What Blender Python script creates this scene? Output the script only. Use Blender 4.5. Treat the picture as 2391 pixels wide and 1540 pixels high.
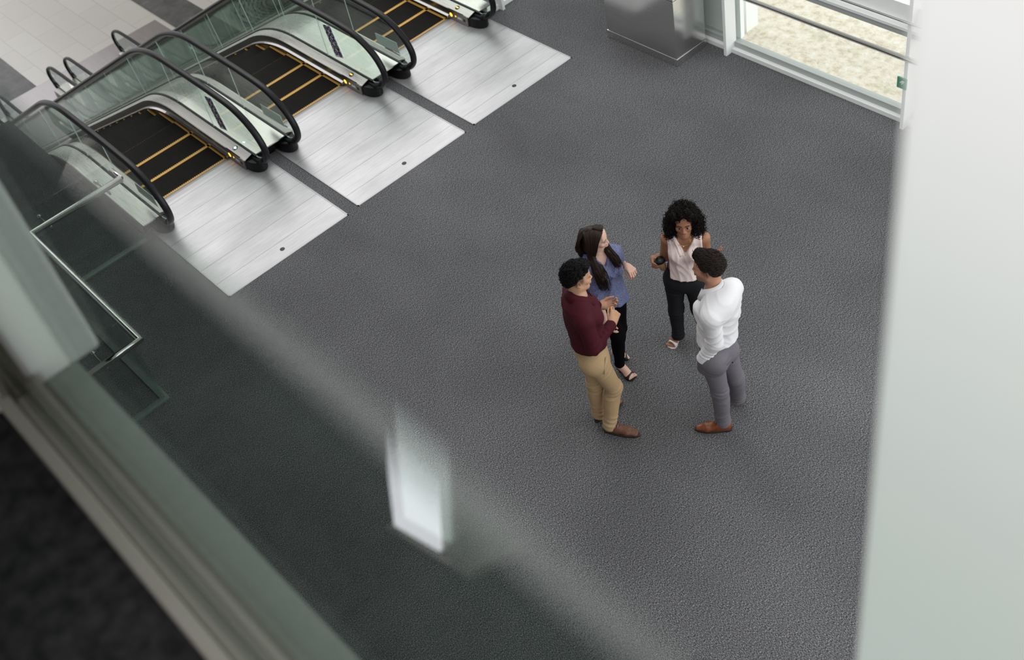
import bpy, bmesh, math, random
import numpy as np
from mathutils import Matrix, Vector
random.seed(7)
for o in list(bpy.data.objects): bpy.data.objects.remove(o)
SC = bpy.context.scene
COL = SC.collection

# ------------------------------------------------------------------ camera
CAM_Z = 7.8
RC = np.array([[0.6648365889135466, 0.7284050841859567, -0.16558485248913637],
               [0.4584896627155971, -0.5729165581064644, -0.6793775435134577],
               [-0.5897283605396113, 0.3757561054453957, -0.7148620915923369]])   # rows: right, down, forward
FPX, CX, CY = 2769.8176, 1195.5, 770.0
cam = bpy.data.cameras.new('camera'); cam_ob = bpy.data.objects.new('camera', cam); COL.objects.link(cam_ob)
cam.sensor_fit = 'HORIZONTAL'; cam.sensor_width = 36.0; cam.lens = FPX / 2391.0 * 36.0
cam.clip_start = 0.02; cam.clip_end = 300
mw = Matrix.Identity(4)
for i in range(3):
    mw[i][0] = RC[0, i]; mw[i][1] = -RC[1, i]; mw[i][2] = -RC[2, i]
mw[2][3] = CAM_Z
cam_ob.matrix_world = mw
cam.dof.use_dof = True; cam.dof.focus_distance = 9.0; cam.dof.aperture_fstop = 2.4
SC.camera = cam_ob

# ------------------------------------------------------------------ world, sun, exposure
w = bpy.data.worlds.new('sky'); SC.world = w; w.use_nodes = True
nt = w.node_tree; nt.nodes.clear()
bg = nt.nodes.new('ShaderNodeBackground'); out = nt.nodes.new('ShaderNodeOutputWorld')
tc = nt.nodes.new('ShaderNodeTexCoord'); sp = nt.nodes.new('ShaderNodeSeparateXYZ'); rp = nt.nodes.new('ShaderNodeValToRGB')
rp.color_ramp.elements[0].position = 0.0; rp.color_ramp.elements[0].color = (.93, .93, .94, 1)
rp.color_ramp.elements[1].position = 0.7; rp.color_ramp.elements[1].color = (1, 1, 1, 1)
nt.links.new(tc.outputs['Generated'], sp.inputs[0]); nt.links.new(sp.outputs['Z'], rp.inputs[0])
nt.links.new(rp.outputs[0], bg.inputs[0])
mr = nt.nodes.new('ShaderNodeMapRange'); nt.links.new(sp.outputs['Y'], mr.inputs[0])      # sky made slightly brighter behind the camera, added for the white column
mr.inputs[1].default_value = -1.0; mr.inputs[2].default_value = .5; mr.inputs[3].default_value = .95; mr.inputs[4].default_value = .75
nt.links.new(mr.outputs[0], bg.inputs[1])
nt.links.new(bg.outputs[0], out.inputs[0])
sun = bpy.data.lights.new('daylight', 'SUN'); sun.energy = .75; sun.angle = math.radians(38); sun.color = (1, .98, .95)
sun_ob = bpy.data.objects.new('daylight', sun); COL.objects.link(sun_ob)
_d = Vector((-.75, .40, .85)).normalized()
sun_ob.rotation_euler = _d.to_track_quat('Z', 'Y').to_euler()
sun_ob.location = (-6, 10, 16)
sun2 = bpy.data.lights.new('window_light', 'SUN'); sun2.energy = 1.9; sun2.angle = math.radians(60); sun2.color = (.97, .98, 1)
sun2_ob = bpy.data.objects.new('window_light', sun2); COL.objects.link(sun2_ob); sun2_ob.location = (4, 14, 10)
sun2_ob.rotation_euler = Vector((.75, .62, .28)).normalized().to_track_quat('Z', 'Y').to_euler()
sun3 = bpy.data.lights.new('roof_light', 'SUN'); sun3.energy = 1.9; sun3.angle = math.radians(60); sun3.color = (1, .99, .98)  # added fill from behind the camera, brightens the white column
sun3_ob = bpy.data.objects.new('roof_light', sun3); COL.objects.link(sun3_ob); sun3_ob.location = (0, -6, 16)
sun3_ob.rotation_euler = Vector((.15, -.75, .65)).normalized().to_track_quat('Z', 'Y').to_euler()
SC.view_settings.view_transform = 'Standard'; SC.view_settings.look = 'None'
SC.view_settings.exposure = 0.15; SC.view_settings.gamma = 1.0; SC.view_settings.use_curve_mapping = False

# ------------------------------------------------------------------ helpers
def tag(o, label=None, cat=None, group=None, kind=None):
    if label: o['label'] = label
    if cat: o['category'] = cat
    if group: o['group'] = group
    if kind: o['kind'] = kind
    return o
def empty(name, loc, label=None, cat=None, group=None):
    o = bpy.data.objects.new(name, None); COL.objects.link(o); o.location = loc; o.empty_display_size = .1
    return tag(o, label, cat, group)
def pix(x, y, z):
    d = RC.T @ np.array([(x - CX) / FPX, (y - CY) / FPX, 1.0]); t = (z - CAM_Z) / d[2]
    return np.array([0, 0, CAM_Z]) + t * d

class MB:
    """collects shapes; build() links them as ONE mesh object"""
    def __init__(s): s.v = []; s.f = []; s.m = []; s.sm = []
    def add(s, vs, fs, mi=0, smooth=False):
        b = len(s.v); s.v += [tuple(map(float, p)) for p in vs]
        for f in fs: s.f.append([b + i for i in f]); s.m.append(mi); s.sm.append(smooth)
        return s
    def box(s, x0, x1, y0, y1, z0, z1, mi=0):
        v = [(x, y, z) for z in (z0, z1) for y in (y0, y1) for x in (x0, x1)]
        return s.add(v, [(0, 2, 3, 1), (4, 5, 7, 6), (0, 1, 5, 4), (2, 6, 7, 3), (0, 4, 6, 2), (1, 3, 7, 5)], mi)
    def prism(s, poly, a, b, axis='y', mi=0, mi_cap=None):
        """poly in the two other axes, extruded a..b along axis"""
        n = len(poly)
        def P(u, w, t): return (u, t, w) if axis == 'y' else ((t, u, w) if axis == 'x' else (u, w, t))
        v = [P(u, w, a) for u, w in poly] + [P(u, w, b) for u, w in poly]
        s.add(v, [(i, (i + 1) % n, n + (i + 1) % n, n + i) for i in range(n)], mi)
        return s.add(v, [tuple(range(n))[::-1], tuple(range(n, 2 * n))], mi if mi_cap is None else mi_cap)
    def ext(s, prof, xs, zp, mi=0, smooth=False):
        """y-z profile carried along x, its z riding on zp(x)"""
        n = len(prof); v = []
        for x in xs: v += [(x, y, zp(x) + z) for y, z in prof]
        f = []
        for k in range(len(xs) - 1):
            for i in range(n): f.append((k * n + i, k * n + (i + 1) % n, (k + 1) * n + (i + 1) % n, (k + 1) * n + i))
        f += [tuple(range(n))[::-1], tuple(range((len(xs) - 1) * n, len(xs) * n))]
        return s.add(v, f, mi, smooth)
    def tube(s, pts, r, n=10, mi=0, ry=None, up=None, caps=True):
        """round (or oval, r across, ry along normal) tube along points"""
        pts = [np.array(p, float) for p in pts]; rings = []; N = len(pts)
        u = None
        for i, p in enumerate(pts):
            t = pts[min(i + 1, N - 1)] - pts[max(i - 1, 0)]; t = t / (np.linalg.norm(t) + 1e-12)
            if up is not None: a = np.array(up, float); a = a - t * a.dot(t)
            elif u is None:
                a = np.array([0, 0, 1.]) if abs(t[2]) < .9 else np.array([1., 0, 0]); a = a - t * a.dot(t)
            else: a = u - t * u.dot(t)
            a /= np.linalg.norm(a) + 1e-12; u = a; b = np.cross(t, a)
            ra = r[i] if hasattr(r, '__len__') else r; rb = ra if ry is None else ry
            rings.append([p + a * math.cos(q) * ra + b * math.sin(q) * rb for q in [2 * math.pi * k / n for k in range(n)]])
        v = [q for R_ in rings for q in R_]; f = []
        for k in range(N - 1):
            for i in range(n): f.append((k * n + i, k * n + (i + 1) % n, (k + 1) * n + (i + 1) % n, (k + 1) * n + i))
        s.add(v, f, mi, True)
        if caps: s.add(v, [tuple(range(n))[::-1], tuple(range((N - 1) * n, N * n))], mi)
        return s
    def lathe(s, prof, c=(0, 0, 0), n=32, mi=0, smooth=True):
        v = [(c[0] + r * math.cos(2 * math.pi * k / n), c[1] + r * math.sin(2 * math.pi * k / n), c[2] + z) for r, z in prof for k in range(n)]
        f = [(j * n + k, j * n + (k + 1) % n, (j + 1) * n + (k + 1) % n, (j + 1) * n + k) for j in range(len(prof) - 1) for k in range(n)]
        s.add(v, f, mi, smooth)
        return s.add(v, [tuple(range(n))[::-1], tuple(range((len(prof) - 1) * n, len(prof) * n))], mi)
    def build(s, name, mats, parent=None, loc=None):
        me = bpy.data.meshes.new(name); me.from_pydata(s.v, [], s.f)
        for m in (mats if isinstance(mats, (list, tuple)) else [mats]): me.materials.append(m)
        me.polygons.foreach_set('material_index', s.m); me.polygons.foreach_set('use_smooth', s.sm)
        bm = bmesh.new(); bm.from_mesh(me); bmesh.ops.remove_doubles(bm, verts=bm.verts, dist=1e-6)
        bmesh.ops.recalc_face_normals(bm, faces=bm.faces); bm.to_mesh(me); bm.free()
        o = bpy.data.objects.new(name, me); COL.objects.link(o)
        if parent is not None:
            o.parent = parent; o.matrix_parent_inverse = Matrix.Translation(-Vector(parent.location)) if parent.type == 'EMPTY' and parent.parent is None else Matrix.Identity(4)
        if loc: o.location = loc
        return o
def bevel(o, wd=.004, seg=2, ang=40):
    m = o.modifiers.new('bevel', 'BEVEL'); m.width = wd; m.segments = seg; m.limit_method = 'ANGLE'; m.angle_limit = math.radians(ang)
    return o

# ------------------------------------------------------------------ materials
def mat(name, col, rough=.5, metal=0.0, spec=.5, emit=None, estr=0, **kw):
    m = bpy.data.materials.new(name); m.use_nodes = True; b = m.node_tree.nodes['Principled BSDF']
    b.inputs['Base Color'].default_value = (*col, 1); b.inputs['Roughness'].default_value = rough; b.inputs['Metallic'].default_value = metal
    b.inputs['Specular IOR Level'].default_value = spec
    if emit: b.inputs['Emission Color'].default_value = (*emit, 1); b.inputs['Emission Strength'].default_value = estr
    for k, v in kw.items(): b.inputs[k.replace('_', ' ')].default_value = v
    return m
class N:
    def __init__(s, m): s.t = m.node_tree; s.b = s.t.nodes['Principled BSDF']
    def n(s, typ, **kw):
        x = s.t.nodes.new(typ)
        for k, v in kw.items():
            if k.startswith('i_'): x.inputs[k[2:].replace('_', ' ')].default_value = v
            else: setattr(x, k, v)
        return x
    def l(s, a, b): s.t.links.new(a, b)
    def coord(s, scale=(1, 1, 1), rot=(0, 0, 0), kind='Object'):
        c = s.n('ShaderNodeTexCoord'); mp = s.n('ShaderNodeMapping'); s.l(c.outputs[kind], mp.inputs[0])
        mp.inputs['Scale'].default_value = scale; mp.inputs['Rotation'].default_value = rot
        return mp.outputs[0]
    def noise(s, vec, scale, detail=3, rough=.55):
        x = s.n('ShaderNodeTexNoise'); s.l(vec, x.inputs['Vector']); x.inputs['Scale'].default_value = scale; x.inputs['Detail'].default_value = detail; x.inputs['Roughness'].default_value = rough
        return x.outputs[0]
    def ramp(s, fac, stops):
        r = s.n('ShaderNodeValToRGB'); s.l(fac, r.inputs[0]); e = r.color_ramp.elements
        while len(e) < len(stops): e.new(.5)
        for q, (p, c) in zip(e, stops): q.position = p; q.color = (*c, 1) if len(c) == 3 else c
        return r.outputs[0]
    def mix(s, a, b, fac, mode='MIX'):
        x = s.n('ShaderNodeMix', data_type='RGBA', blend_type=mode)
        for sock, v in ((x.inputs[0], fac), (x.inputs[6], a), (x.inputs[7], b)):
            if hasattr(v, 'is_output'): s.l(v, sock)
            else: sock.default_value = v if not isinstance(v, tuple) or len(v) == 4 else (*v, 1)
        return x.outputs[2]
    def bump(s, h, strength=.3, dist=.01):
        x = s.n('ShaderNodeBump'); s.l(h, x.inputs['Height']); x.inputs['Strength'].default_value = strength; x.inputs['Distance'].default_value = dist
        s.l(x.outputs[0], s.b.inputs['Normal'])
def glass(name, tint, rough=0.0, refl=1.0, graz=.8):
    """thin sheet: tinted see-through plus a mirror by angle"""
    m = bpy.data.materials.new(name); m.use_nodes = True; t = m.node_tree; t.nodes.clear()
    tr = t.nodes.new('ShaderNodeBsdfTransparent'); tr.inputs[0].default_value = (*tint, 1)
    gl = t.nodes.new('ShaderNodeBsdfGlossy'); gl.inputs['Roughness'].default_value = rough; gl.inputs[0].default_value = (refl, refl, refl, 1)
    mx = t.nodes.new('ShaderNodeMixShader'); o = t.nodes.new('ShaderNodeOutputMaterial')
    # driven by the facing angle, the same from both sides of the sheet
    lw = t.nodes.new('ShaderNodeLayerWeight'); lw.inputs[0].default_value = .5
    pw = t.nodes.new('ShaderNodeMath'); pw.operation = 'POWER'; pw.inputs[1].default_value = 5.0; t.links.new(lw.outputs['Facing'], pw.inputs[0])
    ma = t.nodes.new('ShaderNodeMath'); ma.operation = 'MULTIPLY_ADD'; ma.inputs[1].default_value = graz; ma.inputs[2].default_value = .035; t.links.new(pw.outputs[0], ma.inputs[0])
    t.links.new(ma.outputs[0], mx.inputs[0]); t.links.new(tr.outputs[0], mx.inputs[1]); t.links.new(gl.outputs[0], mx.inputs[2])
    t.links.new(mx.outputs[0], o.inputs[0])
    return m
M = {}
M['carpet'] = mat('carpet', (.08, .08, .085), .95, spec=.15)
q = N(M['carpet']); fine = q.noise(q.coord((78, 190, 100)), 1.0, 2, .7)
fleck = q.ramp(fine, [(.32, (.012, .0125, .014)), (.50, (.094, .095, .101)), (.68, (.36, .36, .37))])
soft = q.noise(q.coord((.7, 1.1, 1)), .62, 3, .5)
tone = q.ramp(soft, [(.30, (.74, .74, .74)), (.68, (1.16, 1.16, 1.16))])
q.l(q.mix(fleck, tone, 1.0, 'MULTIPLY'), q.b.inputs['Base Color']); q.bump(fine, .5, .004)
M['upper_carpet'] = mat('upper_carpet', (.02, .019, .02), .95, spec=.1)
q = N(M['upper_carpet']); a = q.noise(q.coord((1, 1, 1)), 22, 3, .6)
q.l(q.ramp(a, [(.35, (.010, .010, .011)), (.7, (.032, .030, .031))]), q.b.inputs['Base Color'])
def brushed(name, col, rough, axis=(2, 120, 120), amt=.12):
    m = mat(name, col, rough, 1.0); q = N(m); a = q.noise(q.coord(axis), 1.0, 2, .6)
    c = tuple(x * (1 - amt) for x in col); d = tuple(min(1, x * (1 + amt)) for x in col)
    q.l(q.ramp(a, [(.3, c), (.7, d)]), q.b.inputs['Base Color'])
    r = q.ramp(a, [(.3, (rough * .85,) * 3), (.7, (rough * 1.15,) * 3)]); q.l(r, q.b.inputs['Roughness'])
    return m
M['steel'] = brushed('brushed_steel', (.55, .535, .51), .30)
M['comb'] = mat('comb_aluminium', (.42, .42, .43), .5, .6)
M['base_strip'] = mat('railing_shoe', (.16, .19, .18), .5)
M['steel_dark'] = brushed('dark_brushed_steel', (.30, .275, .25), .32)
M['steel_pillar'] = brushed('pillar_steel', (.76, .75, .74), .19, (2, 2, 160), .05)
M['steel_pillar'].node_tree.nodes['Principled BSDF'].inputs['Anisotropic'].default_value = .3
M['chrome'] = mat('polished_steel', (.75, .74, .72), .14, 1.0)
M['plate'] = mat('ribbed_aluminium', (.62, .62, .63), .42, .55)
q = N(M['plate']); cd = q.coord((1, 1, 1)); wv = q.n('ShaderNodeTexWave', wave_type='BANDS', bands_direction='X'); q.l(cd, wv.inputs[0]); wv.inputs['Scale'].default_value = 31.0
cloud = q.noise(q.coord((2.2, .8, 1)), 1.0, 4, .6); scr = q.noise(q.coord((60, 3, 1)), 1.0, 2, .6)
base = q.ramp(cloud, [(.3, (.46, .46, .475)), (.7, (.64, .64, .65))])
rib = q.ramp(wv.outputs[1], [(.15, (.80, .80, .80)), (.6, (1, 1, 1))])
base = q.mix(base, rib, 1.0, 'MULTIPLY'); base = q.mix(base, q.ramp(scr, [(.35, (.9, .9, .9)), (.6, (1, 1, 1))]), 1.0, 'MULTIPLY')
# joints between the plate's planks
spx = q.n('ShaderNodeSeparateXYZ'); q.l(cd, spx.inputs[0])
md = q.n('ShaderNodeMath', operation='PINGPONG'); q.l(spx.outputs['X'], md.inputs[0]); md.inputs[1].default_value = .155
jl = q.n('ShaderNodeMath', operation='LESS_THAN'); q.l(md.outputs[0], jl.inputs[0]); jl.inputs[1].default_value = .0022
q.l(q.mix(base, (.16, .16, .17), jl.outputs[0]), q.b.inputs['Base Color']); q.bump(wv.outputs[1], .25, .003)
M['plate_low'] = brushed('grey_landing_metal', (.36, .345, .36), .45, (2, 60, 60))
M['white_paint'] = mat('white_painted_metal', (.90, .92, .91), .35)
M['grey_paint'] = mat('grey_painted_metal', (.42, .45, .44), .4)
M['column_paint'] = mat('white_column_paint', (.86, .84, .84), .6, spec=.2)
M['black_rubber'] = mat('black_rubber', (.008, .008, .010), .36, spec=.22)
M['black_plastic'] = mat('black_plastic', (.006, .006, .008), .4, spec=.25)
M['step'] = mat('black_ribbed_step', (.011, .010, .009), .6, spec=.12)
q = N(M['step']); wv = q.n('ShaderNodeTexWave', wave_type='BANDS', bands_direction='Y'); q.l(q.coord(), wv.inputs[0]); wv.inputs['Scale'].default_value = 33.0
st = q.noise(q.coord((3, 40, 1)), 1.0, 2, .6); cc = q.ramp(wv.outputs[1], [(.2, (.003, .003, .003)), (.7, (.014, .012, .011))])
q.l(q.mix(cc, q.ramp(st, [(.3, (.6, .6, .6)), (.7, (1.3, 1.25, 1.2))]), 1.0, 'MULTIPLY'), q.b.inputs['Base Color']); q.bump(wv.outputs[1], .6, .006)
M['yellow'] = mat('yellow_edge', (.70, .40, .075), .6)
M['glass_rail'] = glass('balustrade_glass', (.86, .91, .885))
M['glass_clear'] = glass('clear_glass', (.96, .98, .97))
M['glass_near'] = glass('tinted_guard_glass', (.68, .74, .71), graz=.5)
M['glass_edge'] = mat('glass_edge', (.70, .82, .79), .2)
M['tile'] = mat('white_floor_tile', (.72, .71, .69), .35)
q = N(M['tile']); br = q.n('ShaderNodeTexBrick'); q.l(q.coord((1, 1, 1)), br.inputs[0]); br.inputs['Scale'].default_value = 1.0
br.inputs['Mortar Size'].default_value = .006; br.inputs['Brick Width'].default_value = 1.15; br.inputs['Row Height'].default_value = .58; br.offset = .5
br.inputs['Color1'].default_value = (.70, .685, .67, 1); br.inputs['Color2'].default_value = (.74, .73, .71, 1); br.inputs['Mortar'].default_value = (.50, .49, .47, 1)
q.l(br.outputs[0], q.b.inputs['Base Color'])
M['slate'] = mat('dark_slate_tile', (.08, .085, .09), .45)
q = N(M['slate']); a = q.noise(q.coord((1, 1, 1)), 2.2, 6, .62)
q.l(q.ramp(a, [(.3, (.045, .05, .055)), (.6, (.13, .135, .14)), (.75, (.28, .29, .30))]), q.b.inputs['Base Color'])
M['grass'] = mat('dry_grass', (.6, .55, .4), .9, spec=.1)
q = N(M['grass']); a = q.noise(q.coord((1, 1, 1)), 9, 6, .7); b2 = q.noise(q.coord((1, 1, 1)), 2.3, 3, .6)
g1 = q.ramp(a, [(.3, (.62, .53, .39)), (.5, (.86, .79, .66)), (.7, (.97, .93, .86))])
q.l(q.mix(g1, (.33, .40, .16), q.ramp(b2, [(.58, (0, 0, 0)), (.78, (.75, .75, .75))])), q.b.inputs['Base Color']); q.bump(a, .8, .05)
M['amber'] = mat('amber_lamp', (1, .45, .05), .4, emit=(1, .42, .04), estr=2.2)
M['green_lamp'] = mat('green_lamp', (.2, .9, .5), .4, emit=(.5, 1, .72), estr=3.5)
M['lamp_ring'] = mat('lamp_ring', (.03, .05, .03), .4)
M['navy'] = mat('navy_print', (.018, .018, .10), .5)
M['red_print'] = mat('red_print', (.5, .02, .03), .5)
M['white_print'] = mat('white_print', (.82, .82, .86), .5)
M['pale_print'] = mat('pale_blue_notice', (.82, .92, .93), .5)
M['pale_print2'] = mat('pale_blue_symbol', (.62, .80, .86), .5)
M['channel'] = mat('dull_metal_channel', (.27, .245, .22), .45, .6)
M['edge_trim'] = mat('pale_slab_edge', (.44, .45, .43), .6)
M['soft_light'] = mat('soft_white_light', (.9, .9, .95), .5, emit=(.93, .95, 1.0), estr=2.6)  # glow of the added post that makes the streak in the guard
M['beige_metal'] = mat('beige_metal', (.62, .58, .54), .5)
M['dark_wall'] = mat('dark_grey_wall', (.12, .115, .115), .8)
M['concrete'] = mat('pale_wall', (.42, .41, .40), .8)
M['ceiling_paint'] = mat('grey_ceiling', (.30, .29, .29), .8)
M['sign_green'] = mat('green_sign', (.03, .30, .17), .5)
M['white_plain'] = mat('plain_white', (.85, .85, .85), .5)
M['plant'] = mat('dark_leaf', (.012, .035, .016), .6)
M['screw'] = mat('dark_keyhole', (.012, .012, .014), .5)

# ------------------------------------------------------------------ setting
YC = [3.356 + 1.676 * k for k in range(3)]          # escalator centre lines
ZF = 6.05                                           # upper storey floor
ZL = -5.9                                           # lower level floor
def struct(o): o['kind'] = 'structure'; return o
f = MB(); XC = -10.66
f.box(XC, 4.0, -9.0, 8.60, -.35, 0)                                     # main floor
f.box(-14.17, XC, -9.0, 2.50, -.35, 0)                                  # beside the escalators
f.box(XC - .35, XC, 7.55, 8.60, -.35, 0)
struct(f.build('floor', M['carpet']))
f = MB(); f.box(-46, 6, -12, 24, ZL - .3, ZL); struct(f.build('floor_lower', M['tile']))
f = MB(); f.box(-46, -22, 8.72, 9.56, ZL, ZL + .004); struct(f.build('trim_1', M['slate']))
f = MB(); f.box(-46, -22, 4.70, 5.42, ZL, ZL + .004); struct(f.build('trim_2', M['slate']))
f = MB(); f.box(-25.55, -23.0, -3.0, 8.6, ZL + .001, ZL + .012); struct(f.build('trim_3', M['plate_low']))
# balcony the photograph is taken from, plus unseen slab and walls added for the light
f = MB(); f.box(-40, 6, -7, .235, ZF - .32, ZF); struct(f.build('floor_upper', M['upper_carpet']))
f = MB(); f.box(-30, -9.2, .235, 2.3, ZF - .32, ZF); struct(f.build('floor_upper_2', M['upper_carpet']))  # unseen slab added overhead to shade the floor on the left
f = MB(); f.box(-2.3, -1.32, -.60, -.45, ZF, ZF + 1.1); struct(f.build('wall_parapet', M['concrete']))  # added out of view, its mirror image veils the guard glass
f = MB(); f.box(-14, -2.3, -.60, -.45, ZF, 11.0); struct(f.build('wall_back', M['dark_wall']))  # added out of view, keeps the guard's reflections dark on the left
f = MB(); f.box(-40, 6, -2.3, -2.0, -6, ZF - .32); struct(f.build('wall_under_balcony', M['concrete']))  # unseen, put in to darken the space below the balcony
f = MB(); f.box(-2.75, -2.135, -.02, .305, ZF, 11.0); struct(bevel(f.build('wall_left', M['column_paint']), .01))
f = MB(); f.box(-.395, .55, .62, 1.45, 0, 12); o = bevel(f.build('square_column', M['column_paint']), .012, 3)
tag(o, 'big white square column close to the camera filling the right edge', 'column')
f = MB(); f.box(-40, 6, .170, .243, ZF - .02, ZF + .006); struct(f.build('trim_4', M['edge_trim']))
# glass guard on the balcony edge
g = empty('glass_guard', (-1.0, .112, ZF), 'tall tinted glass guard along the balcony edge in the foreground', 'glass guard')
s = MB(); s.box(-2.125, 2.4, .058, .088, ZF, ZF + .05); s.box(-2.125, 2.4, .136, .166, ZF, ZF + .05); s.box(-2.125, 2.4, .088, .136, ZF, ZF + .02)
bevel(s.build('shoe_channel', M['channel'], g), .004)
s = MB(); s.box(-2.11, 2.4, .106, .118, ZF + .02, ZF + 1.41); s.build('glass_pane', M['glass_near'], g)
s = MB(); s.box(-2.135, -2.11, .075, .096, ZF, ZF + 1.41); s.box(-2.135, -2.11, .128, .149, ZF, ZF + 1.41); s.box(-2.135, -2.125, .096, .128, ZF, ZF + 1.41)
bevel(s.build('wall_channel', M['steel_dark'], g), .003)

# glowing post added behind the camera to make the bright streak in the guard
tl = empty('floor_light', (-1.12, -.32, ZF), 'slim glowing white floor light mirrored in the balcony glass', 'lamp')
def quad_post(mb, pts, z0, z1, lean, mi=0):
    n = len(pts); v = [(x, y, z0) for x, y in pts] + [(x + lean[0], y + lean[1], z1) for x, y in pts]
    mb.add(v, [(i, (i + 1) % n, n + (i + 1) % n, n + i) for i in range(n)], mi); mb.add(v, [tuple(range(n))[::-1], tuple(range(n, 2 * n))], mi)
s = MB(); quad_post(s, [(-1.24, -.236), (-1.07, -.268), (-1.0, -.41), (-1.17, -.38)], ZF + .012, ZF + .95, (.10, -.12)); s.build('housing', M['beige_metal'], tl)
s = MB(); quad_post(s, [(-1.232, -.232), (-1.125, -.252), (-1.127, -.258), (-1.234, -.238)], ZF + .03, ZF + .93, (.099, -.119)); s.build('light_panel', M['soft_light'], tl)
s = MB(); quad_post(s, [(-1.255, -.225), (-1.06, -.258), (-.985, -.42), (-1.18, -.395)], ZF, ZF + .012, (0, 0)); s.build('foot_plate', M['channel'], tl)
# steel pillar
p = empty('steel_pillar', (-8.49, 8.26, 0), 'square brushed steel clad pillar standing by the window wall', 'pillar')
px0, px1, py0, py1 = -9.03, -7.945, 8.02, 8.50
for z0, z1 in ((.105, .82), (.826, 3.2), (3.206, 6.4)):
    s = MB(); s.box(px0, px1, py0, py1, z0, z1); bevel(s.build('cladding_panel', M['steel_pillar'], p), .004)
s = MB(); s.box(px0 - .004, px1 + .004, py0 - .004, py1 + .004, 0, .1); bevel(s.build('plinth', M['steel_pillar'], p), .004)
s = MB(); s.box(px0 + .01, px1 - .01, py0 + .01, py1 - .01, .02, 6.4); s.build('core', M['black_plastic'], p)

# window wall
def part_struct(mb, name, m, parent=None):
    o = mb.build(name, m, parent)
    if parent is None: struct(o)
    return o
YW = 8.60
wo = MB(); wo.box(-10.5, 4.0, YW - .03, YW + .14, 0, .05); wo.box(-10.5, 4.0, YW + .02, YW + .10, .05, .12, 1)
wf = part_struct(wo, 'window_1', [M['white_paint'], M['grey_paint']])
s = MB(); s.box(-10.5, 4.0, YW + .055, YW + .067, .12, 6.0); s.build('pane', M['glass_clear'], wf)
s = MB(); s.box(-7.61, 4.0, YW - .10, YW + .05, 1.06, 1.12, 1); s.box(-7.61, 4.0, YW - .11, YW + .02, 1.12, 1.15); s.box(-7.61, 4.0, YW - .02, YW + .05, 1.15, 1.34, 0)
s.build('transom', [M['white_paint'], M['grey_paint']], wf)
for x in (-7.645, -5.355, -3.4, -1.3, .8, 2.9):
    s = MB(); s.box(x - .02, x + .02, YW - .12, YW + .05, .0, 6.0); bevel(s.build('mullion', M['white_paint'], wf), .003)
s = MB(); s.box(-9.6, -7.6, YW + .10, YW + .16, .12, 6); s.box(-8.0, -7.86, YW + .5, YW + .7, -.3, 6); s.build('outer_post', M['white_paint'], wf)
hr = empty('guard_rail', (-5.5, YW - .12, .80), 'round polished steel rail running across the window', 'rail')
s = MB(); s.tube([(-7.62, YW - .13, .845), (4.0, YW - .13, .845)], .027, 16); s.build('bar', M['chrome'], hr)
s = MB(); s.tube([(-7.62, YW - .13, 1.235), (4.0, YW - .13, 1.235)], .012, 12); s.build('slim_bar', M['chrome'], hr)
o = MB().box(-5.43, -5.325, YW - .14, YW - .125, .50, .62).build('exit_sign', M['sign_green'])
tag(o, 'small green and white sign on the window post', 'sign')
s = MB(); s.box(-5.38, -5.37, YW - .145, YW - .139, .55, .59); s.box(-5.395, -5.355, YW - .145, YW - .139, .565, .575); s.box(-5.37, -5.35, YW - .145, YW - .139, .58, .59)
s.build('symbol', M['white_plain'], o)
# short glazed side by the third escalator
wo = MB(); wo.box(-10.72, -10.62, 7.52, 8.57, 0, .06); w2 = part_struct(wo, 'window_2', M['white_paint'])
s = MB(); s.box(-10.69, -10.678, 7.52, 8.57, .06, 3.0); s.build('pane', M['glass_clear'], w2)
for y in (7.725, 8.5):
    s = MB(); s.box(-10.75, -10.55, y - .02, y + .02, 0, 3.0); bevel(s.build('mullion', M['white_paint'], w2), .003)
s = MB(); s.box(-10.75, -10.62, 7.5, 8.57, .28, .33); s.build('transom', M['white_paint'], w2)
# outside
f = MB(); f.box(-40, 20, 8.74, 40, -.5, -.12); o = f.build('lawn', M['grass']); tag(o, 'dry straw coloured lawn outside the window', 'lawn', kind='stuff')
# ------------------------------------------------------------------ escalators
XB, SL = -12.70, .574
XL = XB + ZL / SL                                     # foot of the incline
def zp(x, T=.55):
    def soft(d, s):                                  # 0 for d<-T, s*d for d>T
        if d <= -T: return 0
        if d >= T: return s * d
        return s * (d + T) ** 2 / (4 * T)
    return -soft(XB - x, SL) + soft(XL - x, SL)
XS = [-10.66, -11.2, -11.7] + list(np.linspace(-12.1, -13.35, 16)) + [-14.5, -17, -20] + list(np.linspace(XL + .7, XL - .7, 10)) + [-24.3, -24.75]
newel = [(-10.90, .80), (-10.66, .775), (-10.46, .705), (-10.32, .61), (-10.24, .50), (-10.215, .40), (-10.245, .29), (-10.33, .20), (-10.46, .145), (-10.66, .125)]
def newel_pts():
    """smooth the newel outline"""
    P = [np.array(p) for p in [(-11.3, .815)] + newel + [(-10.8, .12)]]; o = []
    for i in range(1, len(P) - 2):
        for t in np.linspace(0, 1, 5)[:-1]:
            a, b, c, d = P[i - 1], P[i], P[i + 1], P[i + 2]
            o.append(tuple(.5 * ((2 * b) + (-a + c) * t + (2 * a - 5 * b + 4 * c - d) * t * t + (-a + 3 * b - 3 * c + d) * t ** 3)))
    return o + [tuple(P[-2])]
NW = newel_pts()
XEND = -24.75; MIR = -10.215 + (-24.95)               # bottom newel: mirrored in x
HR = [(MIR - x, ZL + z) for x, z in NW[::-1]] + [(x, zp(x) + .815) for x in (-23.9,) ] \
     + [(x, zp(x) + .815) for x in list(np.linspace(XL - .6, XL + .7, 10)) + [-20, -17, -14.5] + list(np.linspace(-13.35, -12.1, 14))] + [(-11.6, .815), (-11.2, .812)] + NW
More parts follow.
